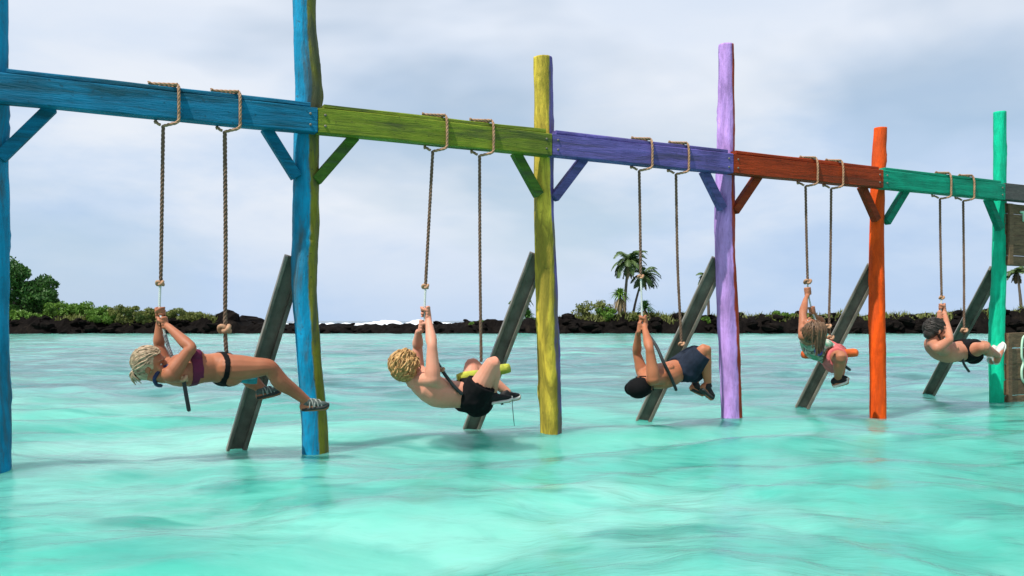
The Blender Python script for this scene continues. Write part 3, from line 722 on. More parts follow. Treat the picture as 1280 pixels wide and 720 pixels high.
SWINGS = [
 dict(l=[(204, 152), (201, 350)], r=[(281, 157), (282, 300), (281.5, 408), (283.5, 446)], white=[(200.5, 352, 0), (199.5, 385, 0), (203, 402, .03), (206, 418, .03)], grey=[(206, 418, .03), (213, 441, .04), (222, 460, .08), (229, 474, .24)],
      tail=[(229, 472, .245), (232, 490, .25), (236, 512, .25)], knots=[(200.5, 354, 0, .026), (281.5, 411, 0, .042), (229, 473, .245, .03)], log=[(262, 468, -.06), (322, 473, .0)], r0=.0125),
 dict(l=[(541, 184), (536, 280), (532, 355)], r=[(599.5, 188), (600, 330), (601.5, 452)], white=[(532, 357, 0), (531, 378, 0), (531, 400, .0), (535, 420, .02)], grey=None,
      tail=[(535, 420, .02), (542, 444, .1), (552, 462, .15), (566, 481, .18), (577, 492, .19)], knots=[(532, 358, 0, .026), (552, 462, .15, .024)], log=[(572, 474, -.06), (637, 460, .02)], r0=.0125),
 dict(l=[(799, 207), (800, 270), (801, 343)], r=[(845, 211), (847, 330), (851, 412), (852, 434)], white=[(801, 345, 0), (802, 375, 0), (803, 402, 0), (806, 412, .03)], grey=None,
      tail=[(806, 412, .03), (820, 432, .16), (829, 452, .24), (838, 470, .24), (845, 487, .22)], knots=[(801, 346, 0, .026), (852, 430, .0, .026)], log=[(848, 455, -.06), (880, 459, .10)], r0=.0125),
 dict(l=[(1007, 229), (1008, 290), (1009.5, 350)], r=[(1039, 233), (1038, 330), (1036.5, 396), (1038, 425)], white=[(1009.5, 352, 0), (1010.5, 368, 0), (1015, 388, .02), (1021, 404, .04)], grey=None,
      tail=[(1042, 442, .2), (1052, 454, .23), (1062, 462, .24)], knots=[(1009.5, 352, 0, .034), (1035, 408, 0, .03), (1038, 422, 0, .032)], log=[(1004, 443, -.07), (1070, 441, .0)], r0=.0125),
 dict(l=[(1175, 246), (1175.5, 300), (1177, 370)], r=[(1204, 249), (1205, 350), (1205, 418)], white=[(1177, 372, 0), (1176, 390, 0), (1178, 405, .02), (1181, 412, .03)], grey=None,
      tail=[(1202, 444, .2), (1205, 455, .22), (1211, 464, .23)], knots=[(1177, 372, 0, .026), (1205, 413, .0, .034), (1202, 442, .2, .022)], log=[(1200, 436, -.08), (1237, 441, -.02)], r0=.0125)]
for i, d in enumerate(SWINGS):
    root = empty('rope_swing', S(*d['l'][0])); tag(root, 'rope swing with two brown ropes hanging from the ' + SW[i] + ' beam', 'rope swing', 'rope swings hanging in a row')
    for key in ('l', 'r'):
        pts = [S(a, b) for a, b in d[key]]; top = pts[0].copy(); u = upos(top); pts[0] = L(u, CP, ZB - .045)
        mb = MB(); rope_mesh(mb, poly(pts, 8), d['r0'] * (1.15 if key == 'r' and i == 0 else 1)); o = mb.build('rope', m_rope_d, root)
        mb = MB(); wrap(mb, u, .0105); mb.build('beam_loop', m_rope, o)
    mb = MB(); rope_mesh(mb, poly([S(*p) for p in d['white']]), .0085, .04); mb.build('white_cord', m_rope_w, root)
    if d['grey']: mb = MB(); rope_mesh(mb, poly([S(*p) for p in d['grey']]), .0125, .05); mb.build('grey_cord', m_rope_g, root)
    mb = MB(); pt = poly([S(*p) for p in d['tail']]); mb.tube(pt, [.0135] * len(pt), 8); mb.build('black_cord', m_rope_k, root)
    for (a, b, o_, r) in d['knots']: mb = MB(); knot(mb, S(a, b, o_), r * .8); mb.build('knot', m_rope, root)
    log(S(*d['log'][0]), S(*d['log'][1]), .042, m_logs[i], root, i * 3.7)
#PEOPLE

# ------------------------------------------------------------------ people
def evaluated(mb, name, voxel, smooth_it=6, fac=.5):
    me = mb.mesh(name); o = bpy.data.objects.new('tmp_' + name, me); COL.objects.link(o)
    m = o.modifiers.new('r', 'REMESH'); m.mode = 'VOXEL'; m.voxel_size = voxel; m.use_smooth_shade = True
    if smooth_it: s = o.modifiers.new('s', 'SMOOTH'); s.iterations = smooth_it; s.factor = fac
    dg = bpy.context.evaluated_depsgraph_get(); ev = o.evaluated_get(dg); out = bpy.data.meshes.new_from_object(ev)
    bpy.data.objects.remove(o); out.name = name; out.materials.clear()
    out.polygons.foreach_set('use_smooth', [True] * len(out.polygons)); return out
def limb(mb, keys, seg=14, n=6):
    """keys: (point, radius) along the limb; smooth tapering tube"""
    c = catmull([(*p, r) for p, r in keys], n); mb.tube([q[:3] for q in c], [max(.004, q[3]) for q in c], seg)
def arm(mb, sh, el, wr, k):
    sh, el, wr = Vector(sh), Vector(el), Vector(wr)
    limb(mb, [(sh, .052 * k), (sh.lerp(el, .22), .054 * k), (sh.lerp(el, .5), .046 * k), (sh.lerp(el, .8), .040 * k), (el, .036 * k), (el.lerp(wr, .25), .041 * k), (el.lerp(wr, .6), .033 * k), (wr, .024 * k)])
def leg(mb, hp, kn, an, k, back):
    hp, kn, an, back = Vector(hp), Vector(kn), Vector(an), Vector(back)
    limb(mb, [(hp, .088 * k), (hp.lerp(kn, .3), .083 * k), (hp.lerp(kn, .65), .068 * k), (kn, .054 * k), (kn.lerp(an, .15), .051 * k), (kn.lerp(an, .35) + back * .016, .056 * k), (kn.lerp(an, .65) + back * .006, .043 * k), (an, .031 * k)])
def hand(mb, c, ax, side, wr, k=1.0, flip=1):
    """a fist closed round a rope through c along ax; side points from the rope to the palm"""
    c = Vector(c); ax = Vector(ax).normalized(); side = Vector(side); side = (side - ax * side.dot(ax)).normalized(); w_ = ax.cross(side) * flip
    pr = .027 * k
    for j in range(4):                                       # palm: four metacarpal ridges
        o = ax * (.034 - .0225 * j) * k
        mb.tube([c + side * pr + o - w_ * .022 * k, c + side * (pr + .003) + o, c + side * pr * .9 + o + w_ * .02 * k], [.013 * k, .0145 * k, .011 * k], 10)
    mb.ell(c + side * pr * 1.1 - ax * .004, ax, w_, side, .043 * k, .026 * k, .015 * k)
    for j in range(4):                                       # four fingers curl round the rope
        o = ax * (.035 - .023 * j) * k; rr = [.0092, .0097, .0094, .0082][j] * k; ln = [215, 235, 225, 195][j]; pts = []
        for i in range(9):
            a = R(35 + ln * i / 8); rad = (.0275 - .0035 * (i / 8)) * k
            if i in (3, 6): rad += .0025 * k                 # knuckle bends
            pts.append(c + o + side * math.cos(a) * rad + w_ * math.sin(a) * rad)
        mb.tube(pts, [rr * (1.05 - .2 * i / 8) for i in range(9)], 9)
    # thumb leaves the side of the palm and closes the other way
    pts = []
    for i in range(6):
        a = R(-30 - 130 * i / 5); rad = .030 * k; pts.append(c + ax * (.006 + .030 * i / 5) * k + side * math.cos(a) * rad + w_ * math.sin(a) * rad)
    mb.tube(pts, [.0125 * k, .013 * k, .0115 * k, .011 * k, .010 * k, .0085 * k], 9)
    wr = Vector(wr); heel = c + side * pr - ax * .04 * k
    mb.tube([heel + ax * .03, heel, heel.lerp(wr, .5), wr], [.021 * k, .025 * k, .024 * k, .023 * k], 12)
def head_frame(fwd, up):
    f = Vector(fwd).normalized(); u = Vector(up); u = (u - f * u.dot(f)).normalized(); return f, u, f.cross(u)
def head(mb, c, fwd, up, k=1.0):
    f, u, r = head_frame(fwd, up); c = Vector(c); E = lambda a, b, d: c + (f * a + u * b + r * d) * k
    mb.ell(E(-.008, .022, 0), r, f, u, .075 * k, .096 * k, .094 * k, 20, 14)
    mb.ell(E(.028, -.045, 0), r, f, u, .058 * k, .066 * k, .072 * k, 18, 12)
    mb.ell(E(.070, -.098, 0), r, f, u, .026 * k, .022 * k, .020 * k)
    mb.ell(E(.079, .020, 0), r, f, u, .052 * k, .017 * k, .013 * k)
    for s in (-1, 1):
        mb.ell(E(.062, -.028, .040 * s), r, f, u, .022 * k, .026 * k, .024 * k)
        mb.ell(E(.020, -.078, .046 * s), r, f, u, .018 * k, .04 * k, .022 * k)
        mb.ell(E(-.004, -.008, .079 * s), r, f, u, .010 * k, .020 * k, .031 * k)
    mb.tube([E(.086, .010, 0), E(.104, -.018, 0), E(.111, -.032, 0)], [.009 * k, .011 * k, .0155 * k], 9)
    for s in (-1, 1): mb.ell(E(.098, -.036, .012 * s), r, f, u, .010 * k, .011 * k, .009 * k)
    mb.ell(E(.091, -.060, 0), r, f, u, .023 * k, .012 * k, .0075 * k); mb.ell(E(.089, -.072, 0), r, f, u, .021 * k, .011 * k, .008 * k)
m_eye = simple('eye_white', (.3, .28, .26), .2, .5, .1); m_iris = simple('dark_iris', (.02, .015, .01), .2, .5, .1)
m_lip = simple('lips', (.42, .14, .12), .45, .4, .15)
def face_parts(c, fwd, up, k, root, brow_mat):
    f, u, r = head_frame(fwd, up); c = Vector(c); E = lambda a, b, d: c + (f * a + u * b + r * d) * k
    for s in (-1, 1):
        mb = MB(); mb.ell(E(.0765, -.003, .031 * s), r, f, u, .0125 * k, .010 * k, .007 * k, 10, 7); e = mb.build('eye', m_eye, root)
        mb = MB(); mb.ell(E(.084, -.003, .031 * s), r, f, u, .006 * k, .0045 * k, .006 * k, 8, 6); mb.build('iris', m_iris, e)
        mb = MB(); mb.tube([E(.094, .018, .014 * s), E(.0925, .024, .030 * s), E(.080, .020, .048 * s)], [.004 * k, .005 * k, .003 * k], 6); mb.build('eyebrow', brow_mat, root)
    mb = MB(); mb.ell(E(.0955, -.0605, 0), r, f, u, .021 * k, .010 * k, .006 * k); mb.ell(E(.0935, -.0715, 0), r, f, u, .018 * k, .010 * k, .0065 * k); mb.build('lips', m_lip, root)
def torso_rings(d, g=0.0):
    """elliptic sections from crotch to neck base; g grows it for clothing"""
    hl = (Vector(d['hipN']) - Vector(d['hipF'])).normalized(); sl = (Vector(d['shN']) - Vector(d['shF'])).normalized()
    pel, ch, nk = Vector(d['pelvis']), Vector(d['chest']), Vector(d['neck']); fem = d.get('fem', 0); k = d.get('k', 1)
    fh = Vector(d['front']); out = []; sp0 = (ch - pel).normalized()
    bow = d.get('bow', 0.0)
    W = [(-.085, .085, .075), (-.045, .135, .098), (.0, .152 if not fem else .165, .108), (.10, .140 if not fem else .142, .102), (.22, .130 if not fem else .118, .094), (.36, .140 if not fem else .122, .097), (.50, .158 if not fem else .138, .106), (.64, .166 if not fem else .143, .108), (.78, .160 if not fem else .132, .10), (.90, .13 if not fem else .11, .082), (1.0, .065, .060)]
    tot = (nk - pel).length
    for (t, wx, wy) in W:
        if t <= 0: c = pel + sp0 * t * .9
        elif t < .64: c = pel.lerp(ch, t / .64)
        else: c = ch.lerp(nk, (t - .64) / .36)
        lr = hl.lerp(sl, min(1, max(0, t / .7))).normalized(); sp = sp0 if t < .5 else sp0.lerp((nk - ch).normalized(), (t - .5)).normalized()
        lr = (lr - sp * lr.dot(sp)).normalized(); fr = sp.cross(lr)
        if fr.dot(fh) < 0: fr = -fr
        c = c + fr * bow * math.sin(math.pi * min(1, max(0, t)))
        out.append((c, lr, fr, (wx * k + g), (wy * k + g), .85))
    return out
def torso(mb, d):
    rg = torso_rings(d); k = d.get('k', 1); mb.loft(rg, 26)
    sh, shf = Vector(d['shN']), Vector(d['shF']); ch = rg[7]
    nk = Vector(d['neck'])
    for s in (sh, shf):
        limb(mb, [(nk.lerp(s, .1), .045 * k), (nk.lerp(s, .55), .05 * k), (s, .054 * k)])           # trapezius to shoulder
        c = ch[0]; limb(mb, [(c.lerp(s, .25) + ch[2] * .03, .07 * k), (s, .05 * k)])                # pectoral
        limb(mb, [(rg[5][0].lerp(s, .15) - rg[5][2] * .02, .075 * k), (s, .05 * k)])                # latissimus
    c5, c2 = rg[5], rg[2]
    for s in (-1, 1):
        mb.ell(c2[0] + c2[1] * s * .07 * k - c2[2] * .055 * k - (c5[0] - c2[0]).normalized() * .02, c2[1], c2[2], (c5[0] - c2[0]).normalized(), .078 * k, .07 * k, .085 * k)
        if d.get('fem'):
            mb.ell(rg[6][0] + rg[6][1] * s * .062 + rg[6][2] * .092, rg[6][1], rg[6][2], (ch[0] - c5[0]).normalized(), .052, .042, .055)
        else:
            mb.ell(ch[0] + ch[1] * s * .072 * k + ch[2] * .075 * k, ch[1], ch[2], (ch[0] - c5[0]).normalized(), .078 * k, .035 * k, .06 * k)
    return rg
def shoe(an, heel, toe, up, m_up, m_sole, parent, k=1.0, stripe=None):
    """low shoe: an = ankle, heel and toe on the sole; up points from sole to ankle"""
    an, h, t = Vector(an), Vector(heel), Vector(toe); d = (t - h).normalized(); up = Vector(up); up = (up - d * up.dot(d)).normalized(); s = d.cross(up); ln = (t - h).length
    rings = []
    for f, wd, ht in ((-.02, .012, .018), (.02, .028, .046), (.12, .034, .066), (.28, .035, .070), (.45, .037, .058), (.62, .043, .046), (.78, .045, .038), (.91, .038, .030), (.985, .022, .022), (1.01, .006, .01)):
        rings.append((h + d * ln * f + up * (ht * .5 * k + .012), s, up, wd * k, ht * .52 * k, .8))
    mb = MB(); mb.loft(rings, 18); mb.tube([h + d * ln * .2 + up * .05 * k, h.lerp(an, .75) + d * ln * .1 + up * .02, an], [.038 * k, .036 * k, .035 * k], 14)
    o = link('shoe', evaluated(mb, 'shoe', .006, 3), m_up, parent)
    mb = MB(); mb.loft([(h + d * ln * f + up * (.006 + .012 * lift), s, up, wd * k * 1.06, .0125, .6) for f, wd, lift in ((-.035, .014, .3), (.0, .030, 0), (.12, .036, 0), (.3, .034, .0), (.45, .036, 0), (.62, .044, 0), (.78, .046, 0), (.92, .038, .4), (1.0, .022, .9), (1.03, .008, 1.1))], 16)
    mb.build('sole', m_sole, o)
    if stripe is not None:
        for f, tl in ((.30, .02), (.38, -.02), (.47, .022), (.56, -.018), (.64, .015)):
            q = h + d * ln * f + up * .012; pts = []
            for i in range(9):
                a = math.pi * i / 8; pts.append(q + s * math.cos(a) * .041 * k + up * (.006 + math.sin(a) * (.062 - .05 * (f - .34)) * k) + d * tl * math.cos(a))
            mb = MB(); mb.tube(pts, [.0042] * 9, 6); mb.build('lace', stripe, o)
    return o
def shell(body, pick, name, mat, parent, off=.004, jit=0):
    """cloth lying on the body: the body faces picked out, lifted off the skin and given an edge"""
    n = len(body.vertices); co = np.empty(n * 3); body.vertices.foreach_get('co', co); co = co.reshape(-1, 3)
    no = np.empty(n * 3); body.vertices.foreach_get('normal', no); no = no.reshape(-1, 3); keep = pick(co, no)
    fs = [tuple(p.vertices) for p in body.polygons if all(keep[v] for v in p.vertices)]
    used = sorted({v for f in fs for v in f}); ix = {v: i for i, v in enumerate(used)}
    mb = MB(); mb.add([co[v] + no[v] * off for v in used], [tuple(ix[v] for v in f) for f in fs])
    o = mb.build(name, mat, parent); s = o.modifiers.new('solid', 'SOLIDIFY'); s.thickness = off + .003; s.offset = -1
    return o
def strands(mb, c, fwd, up, k, n, rnd, target, curly=0.0, r=.0042, ext=1.0, start=None):
    """hair locks running over the scalp towards a gathering direction (head coordinates f,u,r)"""
    f, u, rr = head_frame(fwd, up); c = Vector(c)
    def pos(v, h): return c + (f * (v[0] * (.100 + h) - .012) + u * (v[1] * (.100 + h) + .022) + rr * v[2] * (.082 + h)) * k
    tgt = Vector(target).normalized()
    for _ in range(n):
        while True:
            v = Vector((rnd.gauss(0, 1), rnd.gauss(0, 1), rnd.gauss(0, 1))).normalized()
            if v[1] > -.55 + .0 * v[0] and not (v[0] > .45 and v[1] < .42) and not (v[0] > .1 and v[1] < -.1): break
        pts = []; h = rnd.uniform(.0, .012); st = rnd.randint(6, 11); ph = rnd.uniform(0, 6.28)
        for i in range(st):
            q = pos(v, h + .002 * math.sin(i * 1.3 + ph))
            if curly:
                a = ph + i * 1.15; q = q + (rr * math.cos(a) + u * math.sin(a) * .8 + f * math.sin(a * 1.3)) * curly * (.5 + .5 * i / st) ; h += curly * .18 * rnd.uniform(.2, 1)
            pts.append(q); tg = (tgt - v * tgt.dot(v)); v = (v + tg * .16 * ext + Vector((rnd.gauss(0, .03), rnd.gauss(0, .03), rnd.gauss(0, .03)))).normalized()
        pts = [tuple(p) for p in catmull([tuple(p) for p in pts], 3)]
        mb.tube(pts, [r * k * (1 - .5 * i / len(pts)) for i in range(len(pts))], 5)
def scalp(mb, c, fwd, up, k, g=0.0):
    f, u, r = head_frame(fwd, up); c = Vector(c)
    mb.ell(c + (u * .030 - f * .020) * k, r, f, u, (.081 + g) * k, (.094 + g) * k, (.094 + g) * k, 20, 14)
    mb.ell(c + (-u * .03 - f * .052) * k, r, f, u, (.068 + g) * k, (.056 + g) * k, (.06 + g) * k, 16, 10)
def hairmat(name, a, b):
    M = Mat(name); v = M.coord('Object'); g = M.noise(v, 30, 4, .6); M.bump(M.noise(v, 120, 3, .6), .4, .003)
    return M.set(M.ramp(g, [(.3, a), (.7, b)]), .5, .35)
m_hair_bl = hairmat('pale_blonde_hair', (.16, .105, .062), (.43, .32, .21)); m_hair_cu = hairmat('golden_blonde_hair', (.18, .085, .022), (.48, .29, .11))
m_hair_br = hairmat('brown_hair', (.05, .026, .013), (.135, .072, .036)); m_hair_dk = hairmat('black_hair', (.008, .007, .006), (.03, .024, .02))
m_skin = [skin('tanned_skin', (.215, .068, .032), (.31, .112, .055)), skin('fair_pink_skin', (.42, .16, .10), (.50, .235, .16)), skin('bronzed_skin', (.25, .082, .036), (.34, .125, .06)),
          skin('warm_tan_skin', (.23, .08, .038), (.31, .12, .062)), skin('fair_tan_skin', (.29, .11, .062), (.38, .165, .10))]
m_blk = simple('black_cloth', (.0035, .0035, .0042), .85, .1, .4, 30); m_navy = simple('navy_cloth', (.010, .015, .027), .85, .12, .35, 20)
m_mag = simple('magenta_swim_cloth', (.085, .006, .03), .65, .2, .3, 20); m_nvs = simple('navy_swim_cloth', (.007, .011, .06), .6, .3, .3, 20)
m_pink = simple('coral_pink_cloth', (.44, .10, .10), .8, .2, .25, 14); m_shoe_k = simple('black_shoe_fabric', (.006, .006, .007), .7, .25, .4, 40)
m_shoe_g = simple('dark_green_grey_shoe', (.05, .065, .06), .7, .25, .5, 40); m_sole_w = simple('pale_rubber_sole', (.45, .45, .42), .7, .25, .2, 30); m_sole_k = simple('dark_rubber_sole', (.02, .022, .022), .7, .25, .2, 30)
m_lace = simple('pale_lace', (.20, .22, .20), .8, .2, .2, 40); m_shoe_w = simple('off_white_shoe', (.38, .38, .36), .7, .25, .2, 40)
def shirtmat():
    M = Mat('patterned_pale_top'); v = M.coord('Object'); a = M.noise(v, 14, 3, .6, 1.2); b = M.noise(M.coord('Object', (1, 1, 1.6)), 8, 3, .5, .8)
    c = M.ramp(a, [(.38, (.05, .045, .035)), (.49, (.24, .22, .18)), (.62, (.42, .40, .36))]); c = M.mix(M.ramp(b, [(.52, 0), (.6, 1)]), c, (.07, .22, .14))
    return M.set(c, .8, .2)
m_shirt = shirtmat()

def seglen(co, a, b):
    a = np.array(a); b = np.array(b); ab = b - a; t = np.clip(((co - a) @ ab) / (ab @ ab), 0, 1)
    return np.linalg.norm(co - (a + t[:, None] * ab), axis=1), ((co - a) @ ab) / (ab @ ab)
def person(d, si, label, voxel=.0055):
    base = Vector(d['pelvis']); root = empty('person', base); tag(root, label, 'person', 'people on the rope swings')
    k = d.get('k', 1.0); mb = MB(); rg = torso(mb, d); hk = d.get('hk', 1.0)
    hc = Vector(d['head']); f, u, r = head_frame(d['hf'], d['hu'])
    head(mb, hc, d['hf'], d['hu'], hk)
    limb(mb, [(hc - u * .05 * hk - f * .02, .056 * k), ((hc - u * .07 - f * .02).lerp(Vector(d['neck']), .55), .052 * k), (Vector(d['neck']), .06 * k)])
    ak = k * (.95 if d.get('fem') else 1.0)
    for s in 'NF':
        hd = d['hand' + s]; arm(mb, d['sh' + s], d['el' + s], d['wr' + s], ak)
        hand(mb, hd, d.get('ropeax', Z), Vector(d['wr' + s]) - Vector(hd) if 'side' + s not in d else d['side' + s], d['wr' + s], .95 * k if not d.get('fem') else .88, 1 if s == 'N' else -1)
        leg(mb, d['hip' + s], d['kn' + s], d['an' + s], k * d.get('lk', 1.0), d.get('calf', -Z))
        h, t = Vector(d['heel' + s]), Vector(d['toe' + s])
        mb.tube([h.lerp(Vector(d['an' + s]), .4), h.lerp(t, .5) + (Vector(d['an' + s]) - h) * .25, h.lerp(t, .85) + (Vector(d['an' + s]) - h) * .12], [.034 * k, .032 * k, .026 * k], 10)
        limb(mb, [(Vector(d['an' + s]), .031 * k), (h.lerp(Vector(d['an' + s]), .45), .034 * k)])
    me = evaluated(mb, 'body', voxel, 5, .5)
    body = link('body', me, m_skin[si], root)
    return root, me, rg
def shorts(d, ts, g, name, mat, root, wob=.004, top=3):
    mb = MB(); rg = torso_rings(d, g); k = d.get('k', 1) * d.get('lk', 1)
    mb.loft(rg[:top], 24)
    c2 = rg[2]; up = (rg[4][0] - c2[0]).normalized()
    for s in (-1, 1): mb.ell(c2[0] + c2[1] * s * .07 * k - c2[2] * .055 * k - up * .02, c2[1], c2[2], up, .078 * k + g, .07 * k + g, .085 * k + g)
    for s, tt in zip('NF', ts):
        h, kn = Vector(d['hip' + s]), Vector(d['kn' + s]); q = h.lerp(kn, tt)
        c = catmull([(*h, .09 * k + g), (*h.lerp(kn, tt * .5), .086 * k + g * 1.2), (*q, (.083 - .022 * tt) * k + g * 1.5)], 6)
        mb.tube([x[:3] for x in c], [x[3] for x in c], 18, False)
        mb.tube([tuple(c2[0]), tuple(c2[0].lerp(h, .6)), tuple(h)], [.105 * k + g, .104 * k + g, .096 * k + g], 16)
    mb.v = [tuple(Vector(p) + Vector((fbm((p[0] * 9, p[1] * 9, p[2] * 9), 3), fbm((p[1] * 9, p[2] * 9, p[0] * 9), 3), fbm((p[2] * 9, p[0] * 9, p[1] * 9), 3))) * wob) for p in mb.v]
    return link(name, evaluated(mb, name, .007, 2, .4), mat, root)

def lining(d, me, root, mat, t1=.16, leg_t=.34):
    def pk(co, no):
        ds, t = seglen(co, d['pelvis'], d['chest']); ok = (ds < .24) & (t < t1)
        for s_ in 'NF':
            _, tl = seglen(co, d['hip' + s_], d['kn' + s_]); ln, _ = seglen(co, d['hip' + s_], d['kn' + s_]); sl, _ = seglen(co, d['kn' + s_], d['an' + s_]); ok &= ~((tl > leg_t) & (ln < .13)) & (sl > .1)
        return ok
    return shell(me, pk, 'shorts_seat', mat, root, .009)
# 1: woman lying back under the blue beam
d = dict(fem=1, k=1.0, hk=.97, pelvis=S(279, 460, .05), chest=S(231, 464, .09), neck=S(208, 468, .12), head=S(189, 456, .13), hf=U * .86 + Z * .22 + N * .42, hu=Z * .72 - U * .62,
         front=Z, bow=.012, shN=S(214, 468, .25), shF=S(207, 458, -.06), elN=S(239, 435, .27), elF=S(199, 432, -.08), wrN=S(210, 408, .06), wrF=S(199, 405, -.06),
         handN=S(203.5, 403.5, .02), handF=S(201.3, 391, .0), sideN=U * .5 + N * .8, sideF=-U * .3 - N * .6, ropeax=Z - U * .12,
         hipN=S(286, 460, .14), hipF=S(289, 459, -.03), knN=S(335, 459, .20), knF=S(306, 463, -.33), anN=S(384, 502, .16), anF=S(330, 489, -.28),
         heelN=S(378, 513, .16), toeN=S(411, 509, .19), heelF=S(322, 498, -.28), toeF=S(351, 490, -.26), calf=-Z - U * .5, lk=1.04)
p1, me1, rg1 = person(d, 0, 'person with pale blonde hair in a dark bikini lying back, hands up on a rope', .0048)
mb = MB(); rnd = random.Random(3); scalp(mb, d['head'], d['hf'], d['hu'], .97, .003); strands(mb, d['head'], d['hf'], d['hu'], .97, 420, rnd, (-1, -.35, 0), 0, .0045)
f_, u_, r_ = head_frame(d['hf'], d['hu']); hcp = d['head']; b0 = hcp - f_ * .10 - u_ * .025
for q in range(26):
    o_ = Vector((rnd.gauss(0, .012), rnd.gauss(0, .012), rnd.gauss(0, .01))); mb.tube(poly([b0 + f_ * .03 + o_, b0 - f_ * .02 + o_ * .5, b0 - f_ * .035 - u_ * .025 + o_, b0 - f_ * .02 - u_ * .055 + o_ * 1.4], 4), [.006] * 10 + [.004, .003, .002], 5)
mb.build('hair', m_hair_bl, p1); mb = MB(); mb.ell(b0 - f_ * .012 - u_ * .004, r_, u_, f_, .02, .022, .012); mb.build('hair_tie', m_blk, p1)
face_parts(d['head'], d['hf'], d['hu'], .97, p1, m_hair_br)
def tor_t(co, d):
    ds, t = seglen(co, d['pelvis'], d['chest']); return ds, t
lr = rg1[6][1]; fr = rg1[6][2]
def arm_far(co, d, m=.0):
    k = np.ones(len(co), bool)
    for s in 'NF':
        a, _ = seglen(co, Vector(d['sh' + s]).lerp(Vector(d['el' + s]), .18), d['el' + s]); k &= a > .065 + m
        b, _ = seglen(co, d['el' + s], d['wr' + s]); k &= b > .06
    return k
def pk_top(co, no):
    ds, t = tor_t(co, d); return arm_far(co, d) & (ds < .2) & (t > .66 + .10 * ((co - np.array(rg1[6][0])) @ np.array(-fr) > .05)) & (t < .96)
shell(me1, pk_top, 'bikini_top', m_mag, p1, .004)
mb = MB(); nk = Vector(d['neck']); c7 = rg1[7]                                                    # navy halter strap over the shoulder and round the neck
mb.tube(poly([S(216, 456, .19), S(206, 459, .185), S(198, 465, .185), S(193, 474, .175), S(196, 481, .13), S(202, 482, .06)], 6), [.006] + [.012] * 29 + [.006], 8)
mb.build('halter_strap', m_nvs, p1)
def pk_bot(co, no):
    ds, t = tor_t(co, d); q = co - np.array(d['pelvis']); back = q @ np.array(-rg1[2][2]); a = np.abs(q @ np.array(rg1[2][1]))
    band = np.abs(t - .10 - .05 * back / .1) < .065
    tri = (t < .10) & (t > -.5) & (a < .085 + .25 * (t - .0)) & (np.abs(back) > .02)
    return (band | tri) & (ds < .21)
shell(me1, pk_bot, 'bikini_bottom', m_blk, p1, .004)
shoe(d['anN'], d['heelN'], d['toeN'], Z * .9 + U * .1, m_shoe_g, m_sole_k, p1, .92, m_lace); shoe(d['anF'], d['heelF'], d['toeF'], Z * .9 - U * .2, m_shoe_g, m_sole_k, p1, .9, m_lace)

# 2: curly blonde man, back to the camera
d = dict(k=1.05, hk=1.0, pelvis=S(592, 494, .03), chest=S(543, 486, .03), neck=S(517, 476, .03), head=S(508, 458, .02), hf=U * .75 + Z * .35 - N * .55, hu=-U * .45 + Z * .85,
         front=Z * .8 + U * .4 - N * .3, bow=-.02, shN=S(541, 474, .19), shF=S(521, 462, -.15), elN=S(540, 432, .17), elF=S(522, 434, -.14), wrN=S(536, 402, .04), wrF=S(523, 415, -.05),
         handN=S(531.2, 390, .0), handF=S(530.5, 407, .0), sideN=U * .55 + N * .5, sideF=-U * .8 - N * .2, ropeax=Z,
         hipN=S(592, 497, .13), hipF=S(588, 492, -.09), knN=S(616, 454, .25), knF=S(590, 456, -.24), anN=S(616, 492, .12), anF=S(634, 490, -.12),
         heelN=S(609, 506, .14), toeN=S(640, 500, .16), heelF=S(627, 503, -.12), toeF=S(650, 497, -.1), calf=-Z * .3 + U * .1)
p2, me2, rg2 = person(d, 1, 'person with curly golden hair and bare back in black shorts hanging from a rope')
mb = MB(); rnd = random.Random(8); scalp(mb, d['head'], d['hf'], d['hu'], 1.0, .004); strands(mb, d['head'], d['hf'], d['hu'], 1.0, 300, rnd, (-.6, -1, 0), .016, .0072, 1.3); mb.build('hair', m_hair_cu, p2)
face_parts(d['head'], d['hf'], d['hu'], 1, p2, m_hair_cu)
shorts(d, (.42, .45), .026, 'shorts', m_blk, p2, .006, 5); lining(d, me2, p2, m_blk, .26, .46)
shoe(d['anN'], d['heelN'], d['toeN'], Z, m_shoe_k, m_sole_w, p2, 1.0); shoe(d['anF'], d['heelF'], d['toeF'], Z, m_shoe_k, m_sole_w, p2, 1.0)
mb = MB(); mb.tube(poly([d['toeN'] + Z * .03, d['toeN'] - Z * .06 + U * .005, d['toeN'] - Z * .2 + U * .02]), [.0028] * 13, 5); mb.build('dangling_lace', m_blk, p2)

# 3: man with black cap, head hanging back
d = dict(k=1.0, hk=1.0, pelvis=S(857, 459, .02), chest=S(828, 470, .05), neck=S(811, 476, .07), head=S(801, 483, .08), hf=U * .62 + Z * .18 + N * .45 , hu=-U * .72 - Z * .22 + N * .1,
         front=Z * .9 + U * .1, bow=.0, shN=S(817, 474, .24), shF=S(803, 466, -.12), elN=S(812, 436, .22), elF=S(796, 442, -.14), wrN=S(806, 411, .05), wrF=S(797.5, 417, -.05),
         handN=S(803, 400, .0), handF=S(802.6, 409, .0), sideN=U * .6 + N * .5, sideF=-U * .8 - N * .2, ropeax=Z,
         hipN=S(860, 462, .13), hipF=S(855, 456, -.10), knN=S(881, 437, .24), knF=S(872, 441, -.25), anN=S(885, 480, .20), anF=S(869, 481, -.16),
         heelN=S(876, 487, .20), toeN=S(890, 500, .22), heelF=S(864, 488, -.16), toeF=S(880, 494, -.12), calf=-U * .6 - Z * .2)
p3, me3, rg3 = person(d, 2, 'shirtless person in a black cap and navy shorts leaning back on the rope', .006)
f_, u_, r_ = head_frame(d['hf'], d['hu']); hcp = d['head']
mb = MB(); scalp(mb, hcp, d['hf'], d['hu'], 1.0, .002); mb.build('hair', m_hair_dk, p3)
